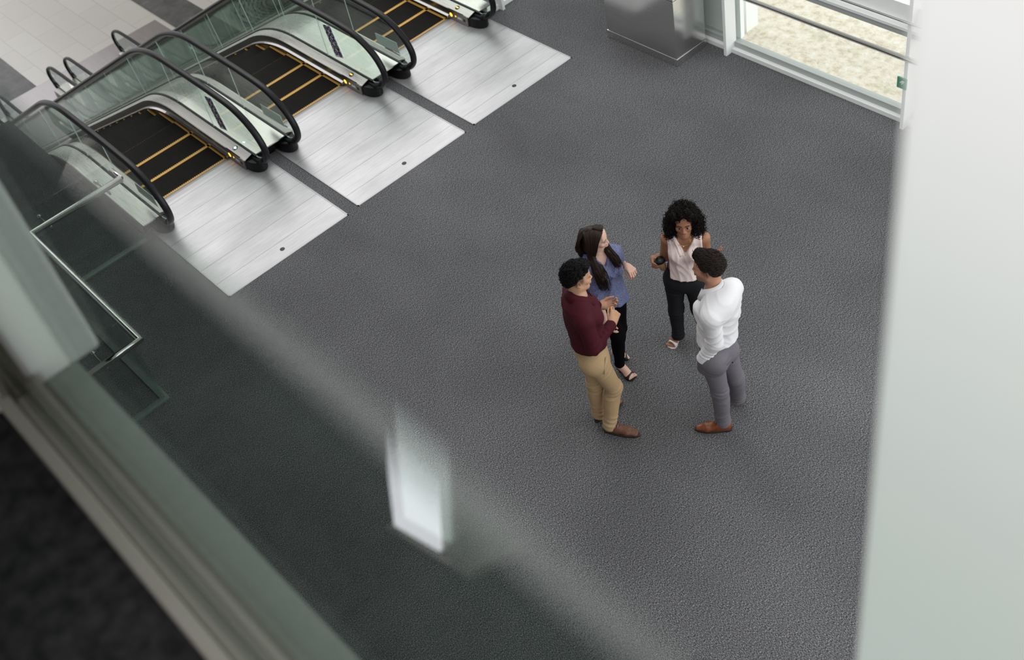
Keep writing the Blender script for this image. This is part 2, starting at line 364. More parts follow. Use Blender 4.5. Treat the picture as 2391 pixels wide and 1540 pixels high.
def glass_outline():
    top = [(-10.95, .775), (-10.68, .745), (-10.49, .685), (-10.36, .60), (-10.285, .50), (-10.265, .40), (-10.29, .30), (-10.37, .225), (-10.48, .185)]
    return top
def escalator(k, label):
    c = YC[k]; e = empty('escalator', (-10.7, c, 0), label, 'escalator', None)
    # steps
    for i in range(34):
        x1 = -11.03 - .4 * i; x0 = x1 - .398
        z = zp((x0 + x1) / 2 - .12, .5) - .012
        s = MB(); s.box(x0, x1, c - .495, c + .495, z - .03, z); s.box(x0, x0 + .03, c - .495, c + .495, z - .26, z - .03)
        st = s.build('step', M['step'], e)
        if i < 14:
            s = MB(); t = .004; nt_ = 40 if i < 4 else 1; wy = .99 / nt_
            for j in range(nt_):                      # cleated rear edge: alternating long and short teeth
                a = c - .495 + j * wy
                s.box(x1 - .036, x1 - .001, a, a + wy, z, z + t)
                if nt_ > 1: s.box(x1 - .048, x1 - .036, a, a + wy * .5, z, z + t)
            for sg in (-1, 1):
                s.box(x0 + .002, x1, *sorted((c + sg * .495, c + sg * .462)), z, z + t)
            s.build('edge_marking', M['yellow'], st)
    # comb and landing
    s = MB(); s.prism([(-11.035, -.012), (-10.97, .006), (-10.90, .006), (-10.90, -.02), (-11.035, -.02)], c - .50, c + .50, 'y'); s.build('comb_plate', M['comb'], e)
    s = MB()
    for j in range(60): a = c - .495 + j * .0165; s.prism([(-11.065, -.012), (-11.03, .0), (-11.03, -.012)], a, a + .008, 'y')
    s.build('comb_teeth', M['comb'], e)
    for sg in (-1, 1):
        def Y(*v): return sorted(c + sg * q for q in v)
        def prof(pts): return [(c + sg * y, z) for y, z in pts]
        s = MB(); s.ext(prof([(.50, -.32), (.515, -.32), (.515, .15), (.50, .15)]), XS, zp); s.build('skirt_panel', M['steel_dark'], e)
        s = MB(); s.prism([(-10.64, .0065), (-10.62, .145), (-10.70, .15), (-11.0, .15), (-11.0, .0065)], *Y(.499, .53), 'y'); s.build('skirt_end', M['steel_dark'], e)
        s = MB(); s.ext(prof([(.505, .148), (.614, .178), (.614, .166), (.505, .136)]), [-10.605] + XS[1:], zp); bevel(s.build('inner_deck', M['steel'], e), .002)
        s = MB(); xs = [-11.0, -11.3, -11.7] + XS[3:-2]; s.ext(prof([(.472, .028), (.50, .02), (.50, .062), (.472, .050)]), xs, zp)
        s.build('skirt_brush', M['chrome'], e)
        # gasket at the foot of the glass
        s = MB(); s.ext(prof([(.611, .17), (.636, .17), (.636, .19), (.611, .19)]), [-10.52] + XS[1:], zp); s.build('glass_gasket', M['black_rubber'], e)
        # glass panels
        yy = Y(.621, .627)
        joints = [-11.42, -12.25, -13.3] + list(np.linspace(-14.55, XL - .3, 8))
        def tilt(x): return 0 if x > -12.4 else (.34 if XL + .3 < x < -13.2 else (.17 if x > -13.2 else .1))
        g0 = [(-11.418, .185), (-10.55, .185)] + glass_outline()[::-1] + [(-11.418, .785)]
        s = MB(); s.prism(g0, *yy, 'y', 1, 0); s.build('glass_panel', [M['glass_rail'], M['glass_edge']], e)
        for a, b in zip(joints[:-1], joints[1:]):
            a2, b2 = a - .003, b + .002
            bot = [(x, zp(x) + .185) for x in np.linspace(b2, a2, 7)]
            top = [(x - u * .577 * .6, zp(x - u * .577 * .6) + .79) for x, u in ((x, t) for x, t in zip(np.linspace(a2, b2, 7), np.linspace(tilt(a), tilt(b), 7)))]
            s = MB(); s.prism(bot + top, *yy, 'y', 1, 0); s.build('glass_panel', [M['glass_rail'], M['glass_edge']], e)
        gb = [(MIR - x, ZL + z) for x, z in g0]; gb = [(min(x, joints[-1] - .01), z) for x, z in gb]
        s = MB(); s.prism(gb, *yy, 'y', 1, 0); s.build('glass_panel', [M['glass_rail'], M['glass_edge']], e)
        # handrail
        s = MB(); s.tube([(x, c + sg * .624, z) for x, z in HR], .040, 14, 0, ry=.026, up=(0, 1, 0)); s.build('handrail', M['black_rubber'], e)
        s = MB(); s.tube([(x + (.0), c + sg * .624, z - .034 if z > zp(x) + .6 else z) for x, z in HR[14:-20]], .017, 8, 0, ry=.012, up=(0, 1, 0)); s.build('handrail_track', M['steel_dark'], e)
        # inlet housing under the newel
        for fx in (lambda x: x, lambda x: MIR - x):
            zz = 0 if fx(0) == 0 else ZL
            s = MB(); pl_ = [(-10.72, .516), (-10.635, .516)] + [(-10.635 + .20 * math.sin(t), .626 - .11 * math.cos(t)) for t in np.linspace(.15, math.pi - .15, 14)] + [(-10.635, .736), (-10.72, .736)]
            s.prism([(fx(x), c + sg * y) for x, y in pl_], zz + .0065, zz + .135, 'z'); bevel(s.build('inlet_housing', M['black_plastic'], e), .010, 3)
            s = MB(); s.tube([(fx(-10.47), c + sg * .624, zz + .128), (fx(-10.37), c + sg * .624, zz + .19), (fx(-10.31), c + sg * .624, zz + .24)], .050, 12, 0, ry=.034, up=(0, 1, 0)); s.build('inlet_collar', M['black_plastic'], e)
        # lamps on skirt and deck
        if sg == 1:
            s = MB()
            v = [(-10.955 + .028 * math.cos(a), c + .4985, .075 + .028 * math.sin(a)) for a in np.linspace(0, 2 * math.pi, 20)[:-1]]
            s.add(v, [tuple(range(len(v)))]); s.build('skirt_lamp', M['amber'], e)
            s = MB(); v = [(-10.865 + .012 * math.cos(a), c + .4985, .082 + .012 * math.sin(a)) for a in np.linspace(0, 2 * math.pi, 14)[:-1]]; s.add(v, [tuple(range(len(v)))]); s.build('key_switch', M['amber'], e)
            s = MB(); s.box(-10.835, -10.735, c + .4972, c + .499, .055, .10); lp = s.build('label_plate', M['steel'], e)
            s = MB(); s.box(-10.822, -10.75, c + .4966, c + .4972, .068, .087); s.build('label_print', M['white_print'], lp)
            s = MB(); s.box(-10.715, -10.68, c + .4972, c + .499, .062, .095); s.build('socket', M['black_plastic'], e)
            zc = .166; yc_ = c + .5625
            s = MB(); v = [(-10.88 + .030 * math.cos(a), yc_ + .030 * math.sin(a), zc + .0015 + .27 * .030 * math.sin(a)) for a in np.linspace(0, 2 * math.pi, 20)[:-1]]; s.add(v, [tuple(range(len(v)))]); il = s.build('indicator', M['lamp_ring'], e)
            s = MB()
            if k == 0: pts = [(-.022, 0), (.0, .02), (.0, .009), (.022, .009), (.022, -.009), (.0, -.009), (.0, -.02)]
            else: pts = [(-.022, .007), (.022, .007), (.022, -.007), (-.022, -.007)]
            s.add([(-10.88 + x, yc_ + y, zc + .0035 + .27 * y) for x, y in pts], [tuple(range(len(pts)))])
            s.build('indicator_symbol', M['green_lamp'] if k == 0 else M['amber'], il)
    # outer decks (the cover towards the next escalator, and the free left side of the first)
    def deck(y0, y1, name='outer_deck'):
        s = MB(); xs = [-10.555] + XS[1:]
        s.ext([(y0, .165), (y1, .165), (y1, .182), (y0, .182)], xs, zp)
        bevel(s.build(name, M['steel'], e), .002)
    if k < 2:
        deck(c + .637, c + 1.676 - .637)
        s = MB(); s.box(-10.74, -10.70, c + .735, c + 1.676 - .735, .0065, .165); s.box(-10.69, -10.67, c + .735, c + 1.676 - .735, .0065, .09); s.build('front_cover', M['black_plastic'], e)
    if k == 0:
        deck(c - .84, c - .637)
        s = MB(); s.ext([(c - .845, -1.1), (c - .83, -1.1), (c - .83, .17), (c - .845, .17)], XS, zp); s.build('side_cladding', M['steel_dark'], e)
    if k == 2:
        deck(c + .637, c + .84)
        s = MB(); s.ext([(c + .83, -1.1), (c + .845, -1.1), (c + .845, .17), (c + .83, .17)], XS, zp); s.build('side_cladding', M['steel_dark'], e)
    s = MB(); s.ext([(c - .83, -1.15), (c + .83, -1.15), (c + .83, -1.1), (c - .83, -1.1)], XS, lambda x: min(zp(x), ZL + 1.2) if x < -22 else zp(x)); s.build('truss_soffit', M['steel_dark'], e)
    # prints on the glass
    if k < 2:
        y = c + .6175
        A, B, C_, D_ = [(-11.303, .672), (-11.135, .708), (-11.042, .296), (-11.226, .256)]
        s = MB(); s.prism([A, B, C_, D_], y - .001, y, 'y')
        for r in range(5):
            for q in range(2):
                u = .27 + .46 * q; v = .09 + .19 * r + (.06 if q else 0) * .5
                p = [(1 - u) * ((1 - v) * np.array(A) + v * np.array(D_))[i] + u * ((1 - v) * np.array(B) + v * np.array(C_))[i] for i in (0, 1)]
                n_ = 18; rr = .040
                V = [(p[0] + rr * math.cos(a), y - .002, p[1] + rr * math.sin(a)) for a in np.linspace(0, 2 * math.pi, n_ + 1)[:-1]]; s.add(V, [tuple(range(n_))], 1)
                rnd = random.Random(r * 2 + q)
                for _ in range(3):
                    a = rnd.uniform(0, 6.28); d = .014; hx, hz = rnd.uniform(.006, .011), rnd.uniform(.006, .012)
                    cx_, cz_ = p[0] + d * math.cos(a), p[1] + d * math.sin(a)
                    s.add([(cx_ - hx, y - .003, cz_ - hz), (cx_ + hx, y - .003, cz_ - hz), (cx_ + hx * .4, y - .003, cz_ + hz), (cx_ - hx * .6, y - .003, cz_ + hz)], [(0, 1, 2, 3)], 0)
                if (r + q) % 3 == 1: s.box(p[0] - .02, p[0] + .02, y - .0035, y - .0031, p[1] - .004, p[1] + .004, 2)
        s.build('pictogram_sticker', [M['white_print'], M['navy'], M['red_print']], e)
    if True:
        y = c - .6175
        s = MB(); s.prism([(-10.95, .30), (-10.94, .442), (-10.52, .458), (-10.50, .312)], y, y + .003, 'y'); nb = s.build('notice_board', M['pale_print'], e)
        s = MB()
        for j in range(4):
            px_ = -10.865 + .098 * j; V = [(px_ + .034 * math.cos(a), y + .0035, .375 + .046 * math.sin(a)) for a in np.linspace(0, 2 * math.pi, 18)[:-1]]; s.add(V, [tuple(range(len(V)))])
        s.build('notice_symbols', M['pale_print2'], nb)
    return e
escalator(0, 'nearest of the three escalators, lit green arrow on its steel deck')
escalator(1, 'middle escalator of the three, between two glass balustrades with blue pictograms')
escalator(2, 'farthest escalator of the three, cut off by the top of the photo')
LBL = ['ribbed aluminium landing plate in front of the nearest escalator', 'ribbed aluminium landing plate in front of the middle escalator', 'ribbed aluminium landing plate in front of the farthest escalator']
for k in range(3):
    c = YC[k] + (.004 if k == 1 else 0)
    lp = empty('landing_plate', (-9.8, c, 0), LBL[k], 'landing plate', None)
    s = MB(); s.box(-10.70, -9.055 - .025 * k, c - .752, c + .752, .0, .006); s.box(-10.90, -10.70, YC[k] - .497, YC[k] + .497, 0, .006); s.build('tread_surface', M['plate'], lp)
    s = MB(); xa, xb = -10.70, -9.035 - .025 * k
    s.box(xb - .018, xb, c - .766, c + .766, 0, .008); s.box(xa, xb, c - .766, c - .752, 0, .008); s.box(xa, xb, c + .752, c + .766, 0, .008); s.build('edge_frame', M['comb'], lp)
    s = MB(); s.lathe([(.026, 0), (.026, .0085), (.020, .0095)], (-9.18 - .035 * k, YC[k] - .003, 0), 20); s.build('keyhole_cap', M['screw'], lp)
# keyholes in the lower landing
for x, y in ((-25.41, 6.74), (-25.43, 5.11)):
    pass
# ------------------------------------------------------------------ glass guard rail on the left with its steel handrail
gr = empty('glass_railing', (-9.1, 1.43, 0), 'low glass railing with steel handrail left of the nearest escalator', 'railing')
xa, xb, y0, y1 = -10.25, -8.05, 1.44, 2.47
s = MB(); s.tube([(xa, y1, 1.02), (xa, y0, 1.02), (xb, y0, 1.02), (xb, .93, 1.02)], .036, 12); 
s.build('handrail', M['chrome'], gr)
s = MB(); s.tube([(xa, y1, 1.02), (xa - .22, y1 + .0, 1.02)], .024, 12); s.build('handrail_return', M['chrome'], gr)
for a, b, cc, d in ((xa - .32, xa - .308, y0 + .02, 2.48), (xa - .3, xb - .32, y0 - .012, y0), (xb - .32, xb - .308, .95, y0 - .02)):
    s = MB(); s.box(min(a, b), max(a, b), min(cc, d), max(cc, d), .02, 1.06); s.build('glass_panel', M['glass_clear'], gr)
for a, b, cc, d in ((xa - .35, xa - .28, y0 - .02, 2.48), (xa - .28, xb - .35, y0 - .04, y0 + .03), (xb - .35, xb - .28, .95, y0 + .03)):
    s = MB(); s.box(min(a, b), max(a, b), min(cc, d), max(cc, d), 0, .02); s.build('base_strip', M['base_strip'], gr)
for x, y, dx in ((xa, 1.65, -1), (xa, 2.3, -1), (xb, 1.1, -1)):
    s = MB(); s.tube([(x, y, 1.0), (x, y, .93), (x + dx * .31, y, .93)], .009, 8); s.tube([(x + dx * .29, y, .93), (x + dx * .33, y, .93)], .022, 12); s.build('bracket', M['chrome'], gr)
for x in (-9.7, -9.0, -8.5):
    s = MB(); s.tube([(x, y0, 1.0), (x, y0, .93), (x, y0 - .02, .93)], .009, 8); s.build('bracket', M['chrome'], gr)
# ------------------------------------------------------------------ lower level: round tree grate with a plant
gx, gy = -23.55, 10.9
s = MB()
for j, r in enumerate(np.linspace(.30, 1.05, 8)):
    for a in np.arange(0, 360, 15):
        a0, a1 = math.radians(a + 1.5), math.radians(a + 12.5)
        P_ = [(gx + r * math.cos(t), gy + r * math.sin(t), ZL + .012) for t in np.linspace(a0, a1, 4)] + [(gx + (r + .035) * math.cos(t), gy + (r + .035) * math.sin(t), ZL + .012) for t in np.linspace(a1, a0, 4)]
        s.add(P_, [tuple(range(8))])
tg = MB().lathe([(1.2, 0), (1.2, .010), (.2, .010)], (gx, gy, ZL), 48).build('tree_grate', M['plate_low']); tag(tg, 'round slotted metal grate in the lower floor seen through balustrade glass', 'grate')
s.build('slots', M['screw'], tg)
pl = MB()
rnd = random.Random(3)
for j in range(46):
    a = rnd.uniform(0, 6.28); l = rnd.uniform(.25, .6); h = rnd.uniform(.3, .9)
    d = np.array([math.cos(a), math.sin(a), 0]); sd = np.array([-d[1], d[0], 0]) * .05
    b = np.array([gx, gy, ZL + h]); p1 = b + d * l * .5 + np.array([0, 0, .12]); p2 = b + d * l + np.array([0, 0, -.05])
    pl.add([b, p1 - sd, p2, p1 + sd], [(0, 1, 2, 3)])
pl.tube([(gx, gy, ZL + .014), (gx, gy, ZL + .9)], .03, 8)
tag(pl.build('potted_tree', M['plant']), 'small dark green plant growing in the round floor grate', 'plant')
# ------------------------------------------------------------------ implicit-surface modelling kit for the people
def nrm(v): v = np.asarray(v, float); return v / (np.linalg.norm(v) + 1e-12)
def V3(*a): return np.array(a, float)
class Field:
    def __init__(s, lo, hi, h):
        s.h = h; s.lo = np.array(lo, float); n = np.ceil((np.array(hi) - s.lo) / h).astype(int) + 1
        s.ax = [s.lo[i] + h * np.arange(n[i]) for i in range(3)]; s.d = np.full(n, .3, np.float32)
    def put(s, lo, hi, fn, k=.02, op='u'):
        m = max(k, 2 * s.h) + 2 * s.h; sl = []
        for i in range(3):
            a = int(max(0, math.floor((lo[i] - m - s.lo[i]) / s.h))); b = int(min(len(s.ax[i]), math.ceil((hi[i] + m - s.lo[i]) / s.h) + 1))
            if b <= a: return s
            sl.append(slice(a, b))
        sl = tuple(sl)
        dn = fn(s.ax[0][sl[0]][:, None, None], s.ax[1][sl[1]][None, :, None], s.ax[2][sl[2]][None, None, :]).astype(np.float32)
        c = s.d[sl]
        if op == 'u': hh = np.maximum(k - np.abs(c - dn), 0) / k; s.d[sl] = np.minimum(c, dn) - hh * hh * k * .25
        else: hh = np.maximum(k - np.abs(c + dn), 0) / k; s.d[sl] = np.maximum(c, -dn) + hh * hh * k * .25
        return s
    def cap(s, a, b, ra, rb=None, k=.02, op='u'):
        a = np.asarray(a, float); b = np.asarray(b, float); rb = ra if rb is None else rb; ab = b - a; L2 = ab.dot(ab) + 1e-12; r = max(ra, rb)
        def fn(x, y, z):
            px, py, pz = x - a[0], y - a[1], z - a[2]; t = np.clip((px * ab[0] + py * ab[1] + pz * ab[2]) / L2, 0, 1)
            return np.sqrt((px - t * ab[0]) ** 2 + (py - t * ab[1]) ** 2 + (pz - t * ab[2]) ** 2) - (ra + (rb - ra) * t)
        return s.put(np.minimum(a, b) - r, np.maximum(a, b) + r, fn, k, op)
    def ell(s, c, r, k=.02, op='u', A=None):
        c = np.asarray(c, float); A = np.eye(3) if A is None else np.asarray(A, float); r = np.asarray(r, float); R_ = r.max()
        def fn(x, y, z):
            p = [x - c[0], y - c[1], z - c[2]]; u = [A[i][0] * p[0] + A[i][1] * p[1] + A[i][2] * p[2] for i in range(3)]
            k0 = np.sqrt((u[0] / r[0]) ** 2 + (u[1] / r[1]) ** 2 + (u[2] / r[2]) ** 2); k1 = np.sqrt((u[0] / r[0] ** 2) ** 2 + (u[1] / r[1] ** 2) ** 2 + (u[2] / r[2] ** 2) ** 2)
            return k0 * (k0 - 1) / np.maximum(k1, 1e-5)
        return s.put(c - R_, c + R_, fn, k, op)
    def ecap(s, a, b, side, wa, da, wb, db, k=.04, op='u'):
        a = np.asarray(a, float); b = np.asarray(b, float); u = b - a; L = np.linalg.norm(u); u = u / L; sd = np.asarray(side, float); sd = nrm(sd - u * u.dot(sd)); v = np.cross(u, sd); r = max(wa, da, wb, db)
        def fn(x, y, z):
            p = [x - a[0], y - a[1], z - a[2]]; q = p[0] * u[0] + p[1] * u[1] + p[2] * u[2]; t = np.clip(q / L, 0, 1); e = q - t * L
            w_ = wa + (wb - wa) * t; d_ = da + (db - da) * t; m = np.minimum(w_, d_)
            A = (p[0] * sd[0] + p[1] * sd[1] + p[2] * sd[2]) / w_; B = (p[0] * v[0] + p[1] * v[1] + p[2] * v[2]) / d_; C_ = e / m
            k0 = np.sqrt(A * A + B * B + C_ * C_); k1 = np.sqrt((A / w_) ** 2 + (B / d_) ** 2 + (C_ / m) ** 2)
            return k0 * (k0 - 1) / np.maximum(k1, 1e-5)
        return s.put(np.minimum(a, b) - r, np.maximum(a, b) + r, fn, k, op)
    def grid(s): return s.ax[0][:, None, None], s.ax[1][None, :, None], s.ax[2][None, None, :]
    def cut(s, p, n):
        """keep the half-space behind the plane (point p, outward normal n)"""
        p = np.asarray(p, float); n = nrm(n); x, y, z = s.grid()
        s.d = np.maximum(s.d, ((x - p[0]) * n[0] + (y - p[1]) * n[1] + (z - p[2]) * n[2]).astype(np.float32)); return s
    def carve(s, fn): x, y, z = s.grid(); s.d = np.maximum(s.d, -fn(x, y, z).astype(np.float32)); return s
    def shift(s, fn, band=.05):
        i = np.nonzero(np.abs(s.d) < band); s.d[i] += fn(s.ax[0][i[0]], s.ax[1][i[1]], s.ax[2][i[2]]).astype(np.float32); return s
    def join(s, o, cs, k0=.005, k1=.035, r=.15):
        """union with another field on the same grid, blended softly only near the points cs"""
        x, y, z = s.grid(); dm = None
        for c in cs:
            q = np.sqrt((x - c[0]) ** 2 + (y - c[1]) ** 2 + (z - c[2]) ** 2); dm = q if dm is None else np.minimum(dm, q)
        k = (k0 + (k1 - k0) * np.clip(1 - dm / r, 0, 1)).astype(np.float32); h = np.maximum(k - np.abs(s.d - o.d), 0) / k
        s.d = np.minimum(s.d, o.d) - h * h * k * .25; return s
    def at(s, p):
        q = np.clip((np.asarray(p) - s.lo) / s.h, 0, np.array(s.d.shape) - 1.001); i = q.astype(int); t = q - i; v = 0.
        for a in (0, 1):
            for b in (0, 1):
                for c in (0, 1): v += float(s.d[i[0] + a, i[1] + b, i[2] + c]) * (t[0] if a else 1 - t[0]) * (t[1] if b else 1 - t[1]) * (t[2] if c else 1 - t[2])
        return v
    def mesh(s):
        d = s.d.copy(); d[[0, -1]] = .3; d[:, [0, -1]] = .3; d[:, :, [0, -1]] = .3
        ins = d < 0; cnt = np.zeros(tuple(np.array(d.shape) - 1), np.int8); n = cnt.shape
        for i in (0, 1):
            for j in (0, 1):
                for k in (0, 1): cnt += ins[i:i + n[0], j:j + n[1], k:k + n[2]]
        I = np.argwhere((cnt > 0) & (cnt < 8)); off = np.array([(i, j, k) for i in (0, 1) for j in (0, 1) for k in (0, 1)])
        val = np.stack([d[I[:, 0] + o[0], I[:, 1] + o[1], I[:, 2] + o[2]] for o in off], 1)
        P = np.zeros((len(I), 3)); c = np.zeros(len(I))
        for a in range(8):
            for b in range(a + 1, 8):
                if np.abs(off[a] - off[b]).sum() != 1: continue
                m = (val[:, a] < 0) != (val[:, b] < 0); t = val[m, a] / (val[m, a] - val[m, b]); P[m] += off[a] + t[:, None] * (off[b] - off[a]); c[m] += 1
        P = s.lo + s.h * (I + P / c[:, None]); idx = np.full(n, -1, np.int64); idx[I[:, 0], I[:, 1], I[:, 2]] = np.arange(len(I)); Q = []
        for ax in range(3):
            o1, o2 = [q for q in range(3) if q != ax]; A = np.take(ins, range(d.shape[ax] - 1), ax); B = np.take(ins, range(1, d.shape[ax]), ax)
            E = np.argwhere(A != B); E = E[(E[:, o1] > 0) & (E[:, o2] > 0) & (E[:, o1] < n[o1]) & (E[:, o2] < n[o2])]
            fl = ins[E[:, 0], E[:, 1], E[:, 2]]; qd = []
            for da, db in ((0, 0), (1, 0), (1, 1), (0, 1)):
                e = E.copy(); e[:, o1] -= da; e[:, o2] -= db; qd.append(idx[e[:, 0], e[:, 1], e[:, 2]])
            q = np.stack(qd, 1); flip = fl if ax != 1 else ~fl; q[flip] = q[flip][:, ::-1]; Q.append(q)
        Q = np.concatenate(Q); a, b, c_ = P[Q[:, 0]], P[Q[:, 1]], P[Q[:, 2]]
        if np.einsum('ij,ij->i', a - P.mean(0), np.cross(b - P.mean(0), c_ - P.mean(0))).sum() < 0: Q = Q[:, ::-1]
        return P, Q
def link_mesh(name, pieces, mats, parent, cols=None):
    """pieces: list of (verts, quads); cols: per-vertex colours, one array per piece"""
    vs, fs, b = [], [], 0
    for v, f in pieces: vs.append(v); fs.append(f + b); b += len(v)
    v = np.concatenate(vs); f = np.concatenate(fs); me = bpy.data.meshes.new(name)
    me.vertices.add(len(v)); me.vertices.foreach_set('co', v.astype(np.float32).ravel()); me.loops.add(f.size); me.loops.foreach_set('vertex_index', f.astype(np.int32).ravel())
    me.polygons.add(len(f)); me.polygons.foreach_set('loop_start', np.arange(0, f.size, 4, dtype=np.int32)); me.polygons.foreach_set('use_smooth', np.ones(len(f), bool))
    me.update(calc_edges=True); me.validate()
    if cols is not None:
        ca = me.color_attributes.new('tone', 'FLOAT_COLOR', 'POINT'); c = np.concatenate(cols); ca.data.foreach_set('color', np.concatenate([c, np.ones((len(c), 1))], 1).astype(np.float32).ravel())
    for m in (mats if isinstance(mats, (list, tuple)) else [mats]): me.materials.append(m)
    o = bpy.data.objects.new(name, me); COL.objects.link(o); o.parent = parent
    if parent.type == 'EMPTY': o.matrix_parent_inverse = Matrix.Translation(-Vector(parent.location))
    return o
def folds(seed, amp, dirs, n=5):
    """cloth creases: a few soft ridged waves running across the given directions"""
    r = np.random.RandomState(seed); W = []
    for i in range(n):
        d = nrm(np.array(dirs[i % len(dirs)]) + r.normal(0, .28, 3)); W.append((d * r.uniform(28, 75), r.uniform(0, 6.28), nrm(r.normal(0, 1, 3)) * r.uniform(6, 16), r.uniform(0, 6.28), r.uniform(.5, 1)))
    def fn(x, y, z):
        t = 0
        for kv, p, q, p2, a in W: t = t + a * (1 - np.abs(np.sin(.5 * (kv[0] * x + kv[1] * y + kv[2] * z) + p + 1.3 * np.sin(q[0] * x + q[1] * y + q[2] * z + p2)))) ** 2
        return -amp * t
    return fn
def limb_folds(a, b, n, amp, t0=0., t1=1., seed=0, tw=1.2):
    """rings of creases across a limb between t0 and t1"""
    a = np.asarray(a, float); b = np.asarray(b, float); u = b - a; L = np.linalg.norm(u); u = u / L; s1 = nrm(np.cross(u, [.3, .5, .8])); s2 = np.cross(u, s1); ph = seed * 1.7
    def fn(x, y, z):
        p = [x - a[0], y - a[1], z - a[2]]; t = (p[0] * u[0] + p[1] * u[1] + p[2] * u[2]) / L; A = p[0] * s1[0] + p[1] * s1[1] + p[2] * s1[2]; B = p[0] * s2[0] + p[1] * s2[1] + p[2] * s2[2]
        w_ = np.clip((t - t0) / .12, 0, 1) * np.clip((t1 - t) / .12, 0, 1); rr = np.sqrt(A * A + B * B); w_ = w_ * np.clip((.16 - rr) / .05, 0, 1); an = np.arctan2(B, A); w_ = w_ * (.25 + .75 * (.5 + .5 * np.cos(an - 2.1 * ph - 5.5 * t)) ** 1.5) * 1.25
        return -amp * w_ * (1 - np.abs(np.sin(3.14 * n * t + ph + tw * (A * np.cos(ph) + B * np.sin(ph)) / .07))) ** 1.5
    return fn

# ---- people materials
def skin_mat(name, sub=.08, rough=.5):
    m = mat(name, (.5, .3, .2), rough, spec=.35); q = N(m); a = q.n('ShaderNodeAttribute', attribute_name='tone'); q.l(a.outputs['Color'], q.b.inputs['Base Color'])
    q.b.inputs['Subsurface Weight'].default_value = sub; q.b.inputs['Subsurface Radius'].default_value = (.012, .004, .002); q.b.inputs['Subsurface Scale'].default_value = 1.0
    return m
M['skin'] = skin_mat('skin')
def cloth(name, col, rough=.85, amt=.12, scale=180, sheen=.0, spec=.2):
    m = mat(name, col, rough, spec=spec); q = N(m); a = q.noise(q.coord((1, 1, 1)), scale, 2, .6)
    q.l(q.ramp(a, [(.3, tuple(x * (1 - amt) for x in col)), (.7, tuple(min(1, x * (1 + amt)) for x in col))]), q.b.inputs['Base Color']); q.bump(a, .15, .002)
    if sheen: q.b.inputs['Sheen Weight'].default_value = sheen
    return m
M['maroon'] = cloth('maroon_cotton', (.058, .0055, .0125), .78)
M['khaki'] = cloth('khaki_cotton', (.47, .33, .185), .85)
M['white_cotton'] = cloth('white_cotton', (.76, .76, .78), .75, .03)
M['grey_wool'] = cloth('grey_wool', (.165, .155, .175), .85, .10)
M['pink_crepe'] = cloth('pale_pink_crepe', (.80, .67, .64), .75, .03)
M['black_denim'] = cloth('black_denim', (.014, .015, .018), .85, .3)
M['black_cloth'] = cloth('black_jersey', (.004, .004, .005), .95, .2, spec=.05)
M['blue_blouse'] = cloth('speckled_blue_crepe', (.10, .115, .21), .85, .3)
q = N(M['blue_blouse']); a = q.noise(q.coord((1, 1, 1)), 330, 2, .7); q.l(q.ramp(a, [(.36, (.030, .036, .095)), (.5, (.10, .12, .25)), (.66, (.36, .38, .52))]), q.b.inputs['Base Color'])
M['undershirt'] = cloth('blue_undershirt', (.10, .13, .25))
M['brown_leather'] = cloth('brown_leather', (.135, .055, .030), .38, .25, 40, spec=.5)
M['tan_leather'] = cloth('tan_leather', (.21, .055, .018), .33, .25, 40, spec=.5)
M['sole'] = mat('dark_shoe_sole', (.035, .025, .02), .6)
M['black_leather'] = mat('black_leather', (.008, .008, .009), .4)
M['white_leather'] = mat('white_leather', (.80, .74, .72), .4)
M['hair_black'] = mat('black_hair', (.004, .004, .0045), .5, spec=.14)
M['hair_dark'] = mat('dark_brown_hair', (.019, .0105, .007), .42, spec=.22)
M['hair_curly'] = mat('black_curly_hair', (.007, .0045, .0038), .55, spec=.15)
M['hair_brown'] = mat('short_brown_hair', (.018, .0125, .009), .48, spec=.22)
M['gold'] = mat('gold', (.75, .5, .2), .25, 1.0)
M['silver'] = mat('silver', (.85, .85, .85), .2, 1.0)
M['kraft'] = cloth('kraft_card', (.52, .34, .19), .8, .06, 60)
M['nail'] = mat('pale_nail', (.78, .66, .62), .3)

